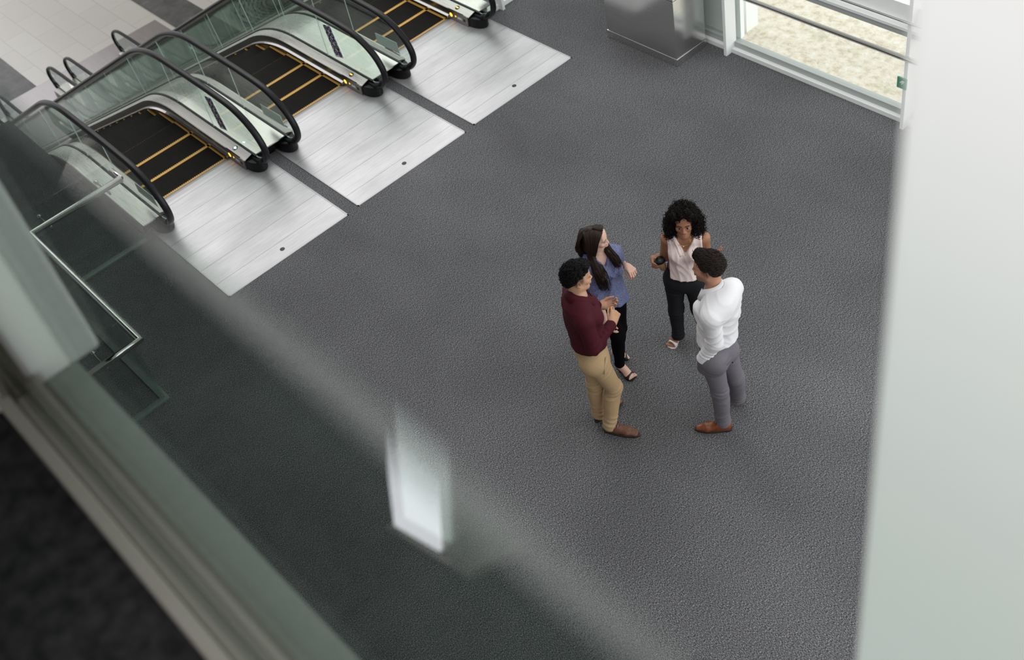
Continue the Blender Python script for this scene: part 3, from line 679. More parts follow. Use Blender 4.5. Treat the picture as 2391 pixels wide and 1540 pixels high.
# ---- head
def smooth01(x, a, b): t = np.clip((x - a) / (b - a), 0, 1); return t * t * (3 - 2 * t)
def head(pos, fwd, up, neck_pts, base, sc=1.0, female=False, stubble=None, fade=None, lips=None, brow=(.02, .012, .01), h=.0032, browk=1.0):
    """returns verts, quads, colours; local axes x = own right, y = forward, z = up, origin between the ears"""
    y = nrm(fwd); z = nrm(np.asarray(up, float) - y * y.dot(up)); x = np.cross(y, z); A = np.stack([x, y, z]) / sc; pos = np.asarray(pos, float)
    L = lambda p: A @ (np.asarray(p, float) - pos)
    F = Field((-.13, -.16, -.31), (.13, .16, .155), h)
    j = .92 if female else 1.0
    F.ell((0, -.014, .032), (.074, .096, .090), .01); F.ell((0, .030, -.030), (.060 * j, .062, .085), .04)
    for sx in (-1, 1):
        F.cap((sx * .052 * j, -.005, -.055), (sx * .022 * j, .066, -.093), .022 * j, .017, .03)
        F.ell((sx * .038, .064, -.020), (.024, .020, .020), .02)
    F.ell((0, .074, -.098), (.021 * j, .018, .016), .02)
    F.ell((0, .078, .022), (.050, .016, .016 if not female else .011), .02); F.ell((0, .072, .060), (.050, .016, .035), .03)
    for sx in (-1, 1): F.ell((sx * .032, .096, .000), (.019, .016, .0125), .012, 's')
    for sx in (-1, 1): F.ell((sx * .0315, .0795, .000), (.0155, .0135, .0135), .004)
    F.cap((0, .088, .012), (0, .109 if not female else .106, -.030), .0085, .0105, .012)
    for sx in (-1, 1): F.ell((sx * .0125, .096, -.035), (.0085, .010, .008), .006)
    F.ell((0, .090, -.055), (.024, .014, .017), .018)
    F.ell((0, .0995, -.0605), (.0205, .0085, .0052), .005); F.ell((0, .0985, -.0725), (.0185, .0085, .0062), .005); F.ell((0, .108, -.0665), (.023, .010, .0016), .003, 's')
    for sx in (-1, 1):
        e = np.array([[1, .35 * sx, 0], [-.35 * sx, 1, .2], [0, -.2, 1]]); e = np.stack([nrm(r) for r in e])
        F.ell((sx * .0805, -.014, -.006), (.0078, .0205, .033), .004, A=e); F.ell((sx * .0885, -.008, -.003), (.0065, .0125, .021), .003, 's', A=e); F.ell((sx * .082, -.002, -.004), (.004, .005, .008), .002, A=e); F.ell((sx * .080, -.004, -.031), (.006, .008, .009), .004)
    P = [L(p) for p in neck_pts]; rs = ((.056, .058) if not female else (.046, .048))
    F.cap((0, -.030, -.035), P[0], rs[0], rs[1], .03)
    for q_ in P[1:]: F.cap(P[0] + (P[0] * 0), q_, rs[1] * .9, rs[1] * .75, .04)
    V, Q = F.mesh()
    # colours that belong to the skin itself, and painted nostril shade
    c = np.tile(np.array(base, float), (len(V), 1)); X, Yf, Z = V[:, 0], V[:, 1], V[:, 2]; ax = np.abs(X)
    def blend(m, col): c[:] = c * (1 - m[:, None]) + np.array(col) * m[:, None]
    blush = np.exp(-((ax - .045) / .022) ** 2 - ((Z + .025) / .022) ** 2) * (Yf > .03); blend(blush * .25, np.array(base) * np.array([1.05, .78, .75]))
    if stubble is not None: blend(smooth01(-Z, .030, .055) * smooth01(Yf, -.02, .02) * smooth01(Z, -.125, -.11) * .6, stubble)
    if fade is not None: blend(fade(X, Yf, Z), brow)
    fr = Yf > .075
    lp = np.exp(-((X / .019) ** 4 + ((Z + .0665) / .0095) ** 4)) * (Yf > .085); blend(np.clip(lp * 1.3, 0, 1), lips if lips is not None else np.array(base) * np.array([.85, .55, .55]))
    bz = .0225 + .004 * np.sin(np.clip((ax - .014) / .036, 0, 1) * 3.14) ; bw = np.exp(-((Z - bz) / (.0048 * browk)) ** 4) * smooth01(ax, .010, .016) * (1 - smooth01(ax, .046, .056)) * (Yf > .05); blend(np.clip(bw * 1.2, 0, 1) * .95, brow)
    ex = ax - .0315; wht = (np.exp(-((ex / .0138) ** 4 + ((Z + .0005) / .0062) ** 4))) * fr * 1.0; blend(np.clip(wht * 1.4, 0, 1), (.46, .42, .40))
    lid = np.exp(-((ex / .0150) ** 4 + ((Z - .0068) / .0026) ** 2)) * fr; blend(np.clip(lid * 1.2, 0, 1) * .92, np.array(brow) * .5)
    iris = np.exp(-((ex / .0068) ** 4 + ((Z - .0002) / .0066) ** 4)) * fr; blend(np.clip(iris * 1.5, 0, 1), (.012, .008, .006))
    ns = np.exp(-(((ax - .008) / .004) ** 2 + ((Z + .0415) / .003) ** 2)) * (Yf > .09); blend(np.clip(ns, 0, 1) * .8, np.array(base) * .25)  # shade of the nostrils put into the skin colour
    W_ = (V * sc) @ np.stack([x, y, z]) + pos
    return W_, Q, c, (pos, np.stack([x, y, z]) * sc)
def from_head(fr, V): return np.asarray(V) @ fr[1] + fr[0]

# ---- hand
def hand_prims(wr, f, n, right, curl, sc=1.0, spread=.06, thumb=(.75, .45, .35), tcurl=.5):
    """list of (a, b, ra, rb, k) capsules; f = finger direction, n = palm normal"""
    f = nrm(f); n = nrm(np.asarray(n, float) - f * f.dot(n)); s = np.cross(f, n) * (1 if right else -1); wr = np.asarray(wr, float); out = []
    K = []
    for i in range(4):                                         # index .. little, from the thumb side
        off = (1.5 - i) * .0205; ln = (.088, .092, .088, .080)[i]; K.append(wr + f * ln * sc + s * off * sc - n * (.002 + .003 * abs(i - 1.2)) * sc)
    for i in range(4): out.append((wr + s * (1.5 - i) * .012 * sc + f * .012 * sc, K[i], .0165 * sc, .0118 * sc, .012))
    out.append((wr - f * .01 * sc + s * .008 * sc, wr + f * .03 * sc + s * .010 * sc, .0215 * sc, .020 * sc, .015)); out.append((wr - f * .01 * sc - s * .008 * sc, wr + f * .03 * sc - s * .012 * sc, .0215 * sc, .019 * sc, .015))
    tips = []
    for i in range(4):
        Ls = [q * (1.0, 1.08, 1.0, .80)[i] * sc for q in (.043, .027, .022)]; r = [.0095, .0086, .0078, .0068]; r = [q * sc * (.88 if i == 3 else 1) for q in r]
        cu = curl[i] if hasattr(curl[0], '__len__') else (curl[i], curl[i] * 1.1, curl[i] * .7); ang = 0; p = K[i]; dirn = nrm(f + s * spread * (1.5 - i))
        for q in range(3):
            ang += cu[q]; d = dirn * math.cos(ang) + n * math.sin(ang); p2 = p + d * Ls[q]; out.append((p, p2, r[q], r[q + 1], .0035)); p = p2
        tips.append((p, d))
    tb = wr + f * .022 * sc + s * .026 * sc + n * .006 * sc; d0 = nrm(s * thumb[0] + f * thumb[1] + n * thumb[2]); p1 = tb + d0 * .042 * sc; d1 = nrm(d0 + (f - s * tcurl + n * tcurl * .4) * tcurl); p2 = p1 + d1 * .032 * sc; p3 = p2 + nrm(d1 + (f + n * .3 - s * .4) * tcurl * .6) * .024 * sc
    out += [(wr + f * .01 * sc + s * .008 * sc, tb, .017 * sc, .0165 * sc, .012), (tb, p1, .0155 * sc, .0118 * sc, .008), (p1, p2, .0112 * sc, .0100 * sc, .004), (p2, p3, .0098 * sc, .0078 * sc, .004)]
    return out, tips
def hand_mesh(prims, arm, h=.003, k0=.012):
    """one surface: forearm end + palm + fingers. arm = (elbow-side point, wrist, r, r)"""
    pts = np.array([p for q in prims for p in q[:2]] + [arm[0], arm[1]]); F = Field(pts.min(0) - .05, pts.max(0) + .05, h)
    F.cap(*arm, k=.01)
    for a, b, ra, rb, k in prims: F.cap(a, b, ra, rb, max(k, .003))
    return F.mesh()

# ---- shoe (leather lace-up), local x = length toe-ward, z up
def shoe(heel, toe, wd, leather, parent, ank, name='shoe', laces=True, pointed=.6, hl=.022):
    heel = np.asarray(heel, float); toe = np.asarray(toe, float); heel[2] = toe[2] = 0; u = nrm(toe - heel); Ln = np.linalg.norm(toe - heel); v = np.cross([0, 0, 1], u); z = V3(0, 0, 1)
    P = lambda a, b, c: heel + u * a * Ln + v * b + z * c
    F = Field(heel * 0 + np.minimum(heel, toe) - .09, np.maximum(heel, toe) + V3(.09, .09, .16), .0038)
    F.ecap(P(.13, 0, .052), P(.36, 0, .055), v, wd * .80, .045, wd * .84, .05, .03); F.ecap(P(.36, 0, .048), P(.66, 0, .040), v, wd * .86, .046, wd * 1.0, .034, .03)
    F.ecap(P(.66, 0, .036), P(.90, 0, .030), v, wd * .98, .032, wd * pointed, .020, .02)
    a = np.asarray(ank, float); F.cap(P(.20, 0, .06), P(.24, 0, .105), .041, .040, .025)
    F.cut(P(.2, 0, .108), nrm(z - u * .15)); F.cut(P(0, 0, hl), -z); V, Q = F.mesh(); o = link_mesh(name, [(V, Q)], leather, parent)
    n = 40; out = []
    for k in range(n):
        t = 2 * math.pi * k / n; cx_ = math.cos(t); sy = math.sin(t); aa = .5 - .49 * cx_; prof = (wd * .92 * (1 - .25 * smooth01(aa, 0, .25) * (1 - smooth01(aa, .3, .6)) * .6)) * (1 - (1 - pointed) * .8 * smooth01(aa, .66, 1.0)); out.append((aa, prof * abs(sy) ** .65 * np.sign(sy)))
    s = MB(); v0 = [P(a_, b_ * 1.04, .0) for a_, b_ in out]; v1 = [P(a_, b_ * 1.06, hl + .002) for a_, b_ in out]
    s.add(v0 + v1, [(i, (i + 1) % n, n + (i + 1) % n, n + i) for i in range(n)], 0, True); s.add(v0 + v1, [tuple(range(n))[::-1], tuple(range(n, 2 * n))])
    s.build('sole', M['sole'], o)
    if laces:
        s = MB()
        for i in range(4):
            a_ = .40 + .055 * i; zt = .113 - .016 * i
            s.tube([P(a_, -.024, zt - .012), P(a_ + .02, 0, zt), P(a_, .024, zt - .012)], .0026, 6)
        s.tube([P(.38, .0, .114), P(.40, .02, .118), P(.43, .035, .103), P(.41, .018, .110), P(.38, 0, .114), P(.40, -.02, .118), P(.43, -.034, .103)], .0022, 6); s.build('laces', M['black_leather'], o)
    return o
def ring(c, axis, side, w_, d_, hgt, thick, n=48, a0=0, a1=2 * math.pi):
    """flat band standing round an elliptical section"""
    axis = nrm(axis); sd = nrm(np.asarray(side, float) - axis * axis.dot(side)); fv = np.cross(axis, sd); s = MB(); vs = []; full = abs(a1 - a0 - 2 * math.pi) < 1e-6; m = n if full else n + 1
    for k in range(m):
        t = a0 + (a1 - a0) * k / n
        for r_, q in ((0, -.5), (thick, -.5), (thick, .5), (0, .5)): vs.append(np.asarray(c) + sd * math.cos(t) * (w_ + r_) + fv * math.sin(t) * (d_ + r_) + axis * q * hgt)
    fs = [(4 * k + i, 4 * k + (i + 1) % 4, 4 * ((k + 1) % m) + (i + 1) % 4, 4 * ((k + 1) % m) + i) for k in range(m if full else m - 1) for i in range(4)]
    return s.add(vs, fs, 0, False)
# ------------------------------------------------------------------ shared body builders
def lerp(a, b, t): return np.asarray(a, float) * (1 - t) + np.asarray(b, float) * t
class Body: pass
def body(f, waist, neck, hips, sh_w, hip_w, female, shf=None, sc=None):
    B = Body(); B.f = nrm(f); B.l = V3(-B.f[1], B.f[0], 0); B.sf = nrm(shf if shf is not None else f); B.sl = V3(-B.sf[1], B.sf[0], 0)
    B.waist = np.asarray(waist, float); B.neck = np.asarray(neck, float); B.hips = np.asarray(hips, float); B.female = female
    B.up = nrm(B.neck - B.waist); sc = lerp(B.waist, B.neck, .80) if sc is None else np.asarray(sc, float); B.sc = sc
    B.shR = sc - B.sl * sh_w; B.shL = sc + B.sl * sh_w; B.hipR = B.hips - B.l * hip_w; B.hipL = B.hips + B.l * hip_w
    return B
def torso(F, B, g=0., lower=True, arms_in=True, gw=None):
    """pelvis, belly, rib cage and shoulder girdle; g = how far a garment stands off"""
    if B.female: pw, pd, ww, wd, cw, cd, uw, ud = .150, .105, .112, .083, .128, .090, .128, .074
    else: pw, pd, ww, wd, cw, cd, uw, ud = .152, .112, .130, .102, .150, .115, .150, .090
    gw = g if gw is None else gw; mid = lerp(B.l, B.sl, .5)
    ch = lerp(lerp(B.waist, B.neck, .52), lerp(B.waist, B.sc, .65), .6); up = B.sc + B.up * .01 - B.sf * .008
    if lower: F.ecap(B.hips, B.waist, B.l, pw + gw, pd + gw, ww + gw, wd + gw, .05)
    F.ecap(lerp(B.waist, B.hips, .15), ch, mid, ww + gw, wd + gw, cw + g, cd + g, .05); F.ecap(ch, up, B.sl, cw + g, cd + g, uw + g, ud + g, .05)
    for sh, sg in ((B.shR, -1), (B.shL, 1)):
        F.cap(up + B.sl * sg * .05, sh - B.sl * sg * .005 if arms_in else sh - B.sl * sg * .03, .072 + g, (.058 if not B.female else .046) + g, .05)
        F.cap(B.neck - B.up * .01, lerp(B.neck, sh, .80) - B.up * .0, .040 + g, .036 + g, .05)
        if B.female: F.ell(ch + B.sf * (.070 + g * .6) + B.sl * sg * .066 + B.up * .02, (.056 + g, .046 + g, .056 + g), .04)
        else: F.ell(ch + B.sf * (.062 + g * .5) + B.sl * sg * .07 + B.up * .06, (.075 + g, .055 + g, .06 + g), .05)
    return F
def bbox(*pts, m=.3):
    p = np.array(pts); return p.min(0) - m, p.max(0) + m
def make_person(loc, label): return empty('person', (loc[0], loc[1], 0), label, 'person')
def trousers(B, kneeR, ankR, kneeL, ankL, m, parent, g=.014, hem=.062, knee=.072, thigh=.088, seed=1, amp=.006, zcut=.06, top=.0, name='trousers', extra=(), h=.0075):
    lo, hi = bbox(B.waist, B.hips, kneeR, ankR, kneeL, ankL, m=.24); lo[2] = 0; F = Field(lo, hi, h)
    pw, pd, ww, wd = (.150, .105, .112, .083) if B.female else (.152, .112, .130, .102)
    F.ecap(B.hips, B.waist + B.up * .03, B.l, pw + g, pd + g, ww + g, wd + g, .04)
    for hp, kn, an, sg in ((B.hipR, kneeR, ankR, -1), (B.hipL, kneeL, ankL, 1)):
        F.cap(hp + V3(0, 0, .0), kn, thigh + g, knee, .03); F.cap(kn, an, knee, hem, .03); F.cap(an, an - V3(0, 0, .08), hem, hem + .004, .02)
        F.ell(hp - B.f * .045 + V3(0, 0, -.01), (.084 + g * .5, .080 + g * .5, .095), .04)
        F.cap(lerp(kn, an, .25) - B.f * .012, lerp(kn, an, .5) - B.f * .008, knee * .84, knee * .78, .03)
    for a_, b_, r_ in extra: F.cap(a_, b_, r_, r_, .03)
    for hp, kn, an, sd in ((B.hipR, kneeR, ankR, 0), (B.hipL, kneeL, ankL, 1)):
        F.shift(limb_folds(hp, kn, 7, amp, .02, .45, seed + sd)); F.shift(limb_folds(lerp(hp, kn, .75), lerp(kn, an, .3), 5, amp * 1.2, .05, .95, seed + 3 + sd)); F.shift(limb_folds(lerp(kn, an, .55), an - V3(0, 0, .06), 5, amp * 1.3, .1, 1.1, seed + 5 + sd))
    F.cut(B.waist + B.up * top, B.up); F.cut((0, 0, zcut), (0, 0, -1))
    return link_mesh(name, [F.mesh()], m, parent)
def shirt(name, B, m, parent, g, gw, arms, seed, hem, neck_r=.080, amp=.004, collar_cut=True):
    """tucked shirt: torso and sleeves are shaped apart so the arms stay clear of the trunk"""
    pts = [B.hips, B.neck] + [p for a in arms for p in a[:3]]; lo, hi = bbox(*pts, m=.2); F = Field(lo, hi, .0062); A = Field(lo, hi, .0062)
    torso(F, B, g, gw=gw); F.ecap(B.waist - B.up * .0, lerp(B.waist, B.neck, .22), B.l, .130 + gw, .102 + gw, .134 + gw, .106 + gw, .03)
    for sh, el, wr, r0, r1, r2, e in arms:
        A.cap(sh, el, r0, r1, .02); A.cap(el, lerp(el, wr, e), r1, r2, .025); A.shift(limb_folds(sh, el, 4, .006, .25, 1.1, seed)); A.shift(limb_folds(el, wr, 6, .007, -.2, .95, seed + 2, 1.8))
    F.shift(limb_folds(B.waist, B.neck, 3.5, .007, -.2, .30, seed + 3, 3.0)); F.shift(folds(seed + 9, amp, [(.5, .2, .8), (.3, .6, .8), (.9, .2, .5)]))
    F.cut(B.waist - B.up * hem, -B.up)
    F.join(A, [a[0] for a in arms])
    F.carve(lambda x, y, z: np.sqrt((x - B.neck[0] - B.sf[0] * .012) ** 2 + (y - B.neck[1] - B.sf[1] * .012) ** 2 + ((z - B.neck[2] - .040) * .75) ** 2) - neck_r)
    return link_mesh(name, [F.mesh()], m, parent)
def arm_skin(F, sh, el, wr, female=False, s=1.0):
    r = (.046, .036, .035, .024) if female else (.056, .045, .043, .029); r = [q * s for q in r]
    F.cap(sh, el, r[0], r[1], .03); F.cap(el, lerp(el, wr, .3), r[1] * .97, r[2], .02); F.cap(lerp(el, wr, .3), wr, r[2], r[3], .02)
def flat_cols(piece, col): return np.tile(np.array(col, float), (len(piece[0]), 1))
def strands(name, m, parent, guides, n, spread, r0, r1, seed, sides=4, wig=.006, blend=False):
    """many fine tapering locks following guide lines; spread may be one number or one per guide point"""
    rnd = np.random.RandomState(seed); s = MB(); G = []
    for g in guides:
        g = np.array(g); t = np.linspace(0, len(g) - 1, 12); G.append(np.stack([np.interp(t, np.arange(len(g)), g[:, i]) for i in range(3)], 1))
    for i in range(n):
        q0 = rnd.uniform(0, len(G) - 1.001) if blend else i % len(G); g = G[int(q0)] * (1 - q0 % 1) + G[min(int(q0) + 1, len(G) - 1)] * (q0 % 1) if blend else G[q0].copy(); sp = np.interp(np.linspace(0, 1, 12), np.linspace(0, 1, len(spread)), spread)[:, None]
        o = rnd.normal(0, 1, 3); o /= max(1, np.linalg.norm(o)); ph = rnd.uniform(0, 6.28); w_ = rnd.normal(0, 1, 3)
        k = int(rnd.uniform(8, 12.99)); p = g + o * sp + np.sin(np.linspace(0, 7, 12) + ph)[:, None] * nrm(w_) * wig; p = p[:k]
        s.tube(list(p), list(np.linspace(r0, r1, k)), sides)
    return s.build(name, m, parent)
def surf_points(V, Q, n, seed):
    rnd = np.random.RandomState(seed); f = Q[rnd.randint(0, len(Q), n)]; p = V[f].mean(1); nn = np.cross(V[f[:, 1]] - V[f[:, 0]], V[f[:, 2]] - V[f[:, 0]]); return p, nn / (np.linalg.norm(nn, axis=1)[:, None] + 1e-12)
HL_Y = [-.13, -.09, -.05, -.02, .005, .03, .055, .075, .13]
def short_hair(fr, m, parent, top, side, front, flow, line, seed, tuft=420, tl=.026, rough_amp=.006, tw=.0042):
    """cropped hair: a volume on the skull bounded by a hairline, with locks combed along flow (head axes)"""
    F = Field((-.13, -.17, -.13), (.13, .15, .20), .0036)
    F.ell((0, -.016, .034), (.074 + side, .098 + side * 1.1, .088 + top), .01); F.ell((0, .045, .088 + front * .4), (.055, .048 + front * .3, .026 + front), .03)
    F.carve(lambda x, y, z: (z - np.interp(y + 0 * x + 0 * z, HL_Y, line)) + 0 * x)
    fl = nrm(flow); cr = nrm(np.cross(fl, [0, 0, 1.])); rnd = np.random.RandomState(seed); ph = rnd.uniform(0, 6, 4)
    F.shift(lambda x, y, z: -rough_amp * (np.sin((x * cr[0] + y * cr[1]) * 190 + 3 * np.sin(y * 60 + ph[0]) + 2 * np.sin(z * 55 + ph[1])) * .5 + .5 * np.sin(x * 95 + y * 70 + ph[2]) * np.sin(z * 90 + y * 60 + ph[3])) * smooth01(z, .0, .05), .03)
    V, Q = F.mesh(); p, nn = surf_points(V, Q, tuft * 2, seed); s = MB(); c = 0
    for a, b in zip(p, nn):
        if c >= tuft: break
        if a[2] < np.interp(a[1], HL_Y, line) + .014 or np.dot(b, nrm(a - V3(0, -.01, .03))) < .5: continue
        c += 1; d = nrm(fl - b * fl.dot(b) + rnd.normal(0, .22, 3)); L_ = tl * rnd.uniform(.6, 1.2) * (.5 + .5 * smooth01(a[2], .0, .06))
        q_ = [a - b * .003 - d * L_ * .4, a + b * .0045, a + d * L_ * .5 + b * .0055, a + d * L_ - b * .001]; s.tube([from_head(fr, [k])[0] for k in q_], [tw, tw * 1.1, tw * .8, tw * .15], 5)
    o = link_mesh('hair', [(from_head(fr, V), Q)], m, parent); s.build('hair_locks', m, o); return o
def collar(parent, m, c, axis, f, r, h=.030, fall=.045, gap=.55, name='collar', spread=.02):
    """turn-down shirt collar open at the front"""
    axis = nrm(axis); f = nrm(np.asarray(f, float) - axis * axis.dot(f)); l = np.cross(axis, f); s = MB(); vs = []; n = 36
    for k in range(n + 1):
        t = -math.pi + gap * .5 + (2 * math.pi - gap) * k / n + math.pi / 2 + math.pi / 2     # runs from one front edge round the back to the other
        d = f * math.cos(t) + l * math.sin(t); e = abs(k / n - .5) * 2; fr_ = smooth01(e, .55, 1.0)
        dn = -axis * .014 * fr_
        vs += [np.asarray(c) + d * (r + .002) - axis * .012 + dn, np.asarray(c) + d * r + axis * h * (1 - .45 * fr_) + dn, np.asarray(c) + d * (r + .006) + axis * (h * (1 - .45 * fr_) + .003) + dn, np.asarray(c) + d * (r + spread + .016 * fr_) - axis * (fall - h) * (1 + .55 * fr_) + dn + f * .012 * fr_]
    fs = [(4 * k + i, 4 * k + i + 1, 4 * k + 5 + i, 4 * k + 4 + i) for k in range(n) for i in range(3)]
    s.add(vs, fs, 0, True); o = s.build(name, m, parent); so = o.modifiers.new('solid', 'SOLIDIFY'); so.thickness = .0035; return o
def cuff(parent, m, el, wr, r, name='cuff', hgt=.06, at=.0):
    ax = nrm(np.asarray(wr, float) - el); o = ring(np.asarray(wr) - ax * (hgt * .5 - at), ax, np.cross(ax, [.3, .2, .9]), r, r * .92, hgt, .005, 28).build(name, m, parent); bevel(o, .002); return o

# ================================================================== man in the maroon shirt
Pm = make_person((-4.97, 3.86), 'man in maroon shirt and khaki trousers gesturing with both hands')
f = nrm(V3(.50, .86, 0)); B = body(f, pix(1375, 796, 1.05), pix(1350, 690, 1.52), pix(1385, 827, .92), .180, .085, False, sc=pix(1350, 713, 1.425))
elR, wrR = pix(1385, 811, 1.16), pix(1430, 754, 1.17); knR = pix(1437, 727, 1.21)
wrL, knL = pix(1401, 713, 1.15), pix(1421, 711, 1.15); elL = lerp(B.shL, wrL, .5) + V3(-.06, -.02, -.15)
kR, aR, kL, aL = pix(1433, 903, .50), pix(1424, 988, .10), pix(1389, 893, .50), pix(1397, 960, .10)
# skin
hp = pix(1347, 648, 1.67); hf = nrm(V3(.42, .88, -.08)); base = (.52, .30, .185)
hv, hq, hc, fr = head(hp, hf, (-.08, -.10, 1), [B.neck - B.up * .02, lerp(B.neck, B.shR, .4), lerp(B.neck, B.shL, .4)], base, 1.0, fade=lambda X, Y, Z: smooth01(Z, -.035, .012) * smooth01(-Y, -.045, -.02) * smooth01(np.abs(X), .05, .062) * .72, brow=(.015, .01, .008), lips=(.42, .19, .14))
pr, _ = hand_prims(wrR, knR - wrR, V3(-.62, .28, -.55), True, [(.75, 1.0, .5), (.95, 1.15, .6), (1.1, 1.2, .7), (1.2, 1.2, .7)], 1.02, .04, (.35, .85, .35), .35)
h1 = hand_mesh(pr, (lerp(elR, wrR, .55), wrR, .036, .028))
pr, _ = hand_prims(wrL, knL - wrL, V3(.42, -.30, .86), False, [(.35, .9, .5), (.5, .8, .5), (.6, .8, .5), (.75, .9, .5)], 1.0, .05, (.45, .80, .30), .5)
h2 = hand_mesh(pr, (lerp(elL, wrL, .55), wrL, .036, .028))
F = Field(*bbox(B.hips, B.neck, elR, wrR, elL, wrL, kR, aR, kL, aL, m=.22), .011); torso(F, B, -.012); arm_skin(F, B.shR, elR, wrR); arm_skin(F, B.shL, elL, wrL)
for a_, b_, c_ in ((B.hipR, kR, aR), (B.hipL, kL, aL)): F.cap(a_, b_, .075, .05, .03); F.cap(b_, c_, .05, .036, .03)
b0 = F.mesh(); link_mesh('body', [(hv, hq), h1, h2, b0], M['skin'], Pm, [hc, flat_cols(h1, base), flat_cols(h2, np.array(base) * V3(1.04, .98, .98)), flat_cols(b0, base)])
# clothes
sh_ob = shirt('shirt', B, M['maroon'], Pm, .016, .022, [(B.shR, elR, wrR, .070, .058, .038, .93), (B.shL, elL, wrL, .070, .058, .038, .93)], 2, .004)
collar(sh_ob, M['maroon'], B.neck + B.up * .018 + B.sf * .010, B.up * .93 + B.sf * .36, B.sf, .074, .032, .062, .8, spread=.038)
s = MB(); s.tube([B.neck + B.sf * .066 + B.sl * a + B.up * (-.022 + .35 * abs(a)) for a in np.linspace(-.05, .05, 9)], .007, 8); s.build('undershirt_collar', M['undershirt'], Pm)
cuff(sh_ob, M['maroon'], elR, wrR, .040, at=-.012); cuff(sh_ob, M['maroon'], elL, wrL, .040, at=-.012)
tr = trousers(B, kR, aR, kL, aL, M['khaki'], Pm, .012, .055, .066, .086, 3, .0045, .055, .002)
bl = ring(B.waist - B.up * .012, B.up, B.l, .143, .115, .032, .006).build('belt', M['black_leather'], Pm)
s = MB(); a_ = B.hips - B.l * .165 + B.f * .03
s.tube([lerp(B.waist, B.hips, .4) - B.l * .150 + B.f * .085, lerp(B.waist, B.hips, .8) - B.l * .173 + B.f * .052, B.hips - B.l * .180 + B.f * .035 - V3(0, 0, .06)], .0035, 6); s.build('pocket_edge', M['khaki'], tr)
shoe(pix(1409, 1003, 0) - V3(.0, 0, 0), pix(1495, 1017, 0), .046, M['brown_leather'], Pm, aR, pointed=.78); shoe(pix(1389, 985, 0), pix(1453, 934, 0), .046, M['brown_leather'], Pm, aL, pointed=.78)
short_hair(fr, M['hair_black'], Pm, .030, .013, .016, (-.25, .85, .25), [-.060, -.045, -.005, .042, .052, .055, .064, .084, .100], 5, 1300, .032, .005, .0031)

# ================================================================== man in the white shirt
Pw = make_person((-4.22, 4.52), 'man in white shirt and grey trousers, hand in pocket, seen from behind')
f = nrm(V3(-.99, -.14, 0)); B = body(f, pix(1675, 781, 1.03), pix(1667, 674, 1.47), pix(1675, 824, .91), .170, .080, False, shf=(-.974, -.227, 0), sc=pix(1685, 707, 1.40))
kL, aL, kR, aR = pix(1681, 912, .50), pix(1688, 980, .10), pix(1717, 880, .50), pix(1722, 925, .10)
elL, wrL = pix(1669, 800, 1.13), pix(1641, 836, .95); elR = B.shR + V3(-.03, .02, -.29); wrR = B.hipR + B.f * .11 + V3(0, .07, .03)
hp = pix(1653, 624, 1.64); hf = nrm(V3(-.90, -.42, -.06)); base = (.46, .235, .150)
hv, hq, hc, fr = head(hp, hf, (-.10, .02, 1), [B.neck - B.up * .02, lerp(B.neck, B.shR, .4), lerp(B.neck, B.shL, .4)], base, 1.03, stubble=(.17, .10, .075), fade=lambda X, Y, Z: smooth01(Z, -.04, .005) * smooth01(-Y, -.040, -.022) * smooth01(np.abs(X), .05, .062) * .6, brow=(.03, .018, .012), lips=(.36, .16, .13))
pr, _ = hand_prims(wrL, V3(-.25, .02, -.95), V3(.2, 1, -.2), False, [.25, .25, .3, .3], .9, .02, (.3, .9, .2), .2); h1 = hand_mesh(pr, (lerp(elL, wrL, .6), wrL, .034, .028))
pr, _ = hand_prims(wrR, V3(-.15, .0, -.95), V3(0, -1, 0), True, [.3, .3, .3, .3], .85, .02, (.3, .9, .2), .2); h2 = hand_mesh(pr, (lerp(elR, wrR, .6), wrR, .034, .028))
F = Field(*bbox(B.hips, B.neck, elR, wrR, elL, wrL, kR, aR, kL, aL, m=.22), .011); torso(F, B, -.012); arm_skin(F, B.shR, elR, wrR); arm_skin(F, B.shL, elL, wrL)
for a_, b_, c_ in ((B.hipR, kR, aR), (B.hipL, kL, aL)): F.cap(a_, b_, .075, .05, .03); F.cap(b_, c_, .05, .036, .03)
b0 = F.mesh(); link_mesh('body', [(hv, hq), h1, h2, b0], M['skin'], Pw, [hc] + [flat_cols(k, base) for k in (h1, h2, b0)])
sh_ob = shirt('shirt', B, M['white_cotton'], Pw, .020, .026, [(B.shR, elR, wrR, .072, .060, .046, .98), (B.shL, elL, wrL, .072, .061, .047, .98)], 6, .012, .084, .005)
collar(sh_ob, M['white_cotton'], B.neck + B.up * .012 + B.sf * .012, B.up * .95 + B.sf * .30, B.sf, .076, .034, .064, .7, spread=.036)
cuff(sh_ob, M['white_cotton'], elL, wrL, .047, hgt=.07, at=.012)
tr = trousers(B, kR, aR, kL, aL, M['grey_wool'], Pw, .010, .060, .068, .086, 8, .0045, .062, -.004, extra=[(wrL + V3(0, .02, -.035), wrL + V3(-.02, .03, -.14), .054), (wrR + V3(0, -.03, -.05), wrR + V3(-.02, -.03, -.14), .050)])
ring(B.waist - B.up * .020, B.up, B.l, .144, .116, .032, .006).build('belt', M['black_leather'], Pw)
s = MB(); s.tube([B.hips - B.f * .165 - B.l * .035 + V3(0, 0, .055), B.hips - B.f * .150 + B.l * .1 + V3(0, 0, .045)], .003, 6); s.build('back_pocket_welt', M['grey_wool'], tr)
s = MB(); s.lathe([(.006, 0), (.006, .003), (.003, .004)], tuple(B.hips - B.f * .165 + B.l * .045 + V3(0, 0, .030)), 10); s.build('pocket_button', M['black_plastic'], tr)
shoe(pix(1711, 1001, 0), pix(1621, 1003, 0), .046, M['tan_leather'], Pw, aL, pointed=.55); shoe(pix(1735, 943, 0), pix(1735, 943, 0) + nrm(V3(-.98, .12, 0)) * .295, .046, M['tan_leather'], Pw, aR, pointed=.55)
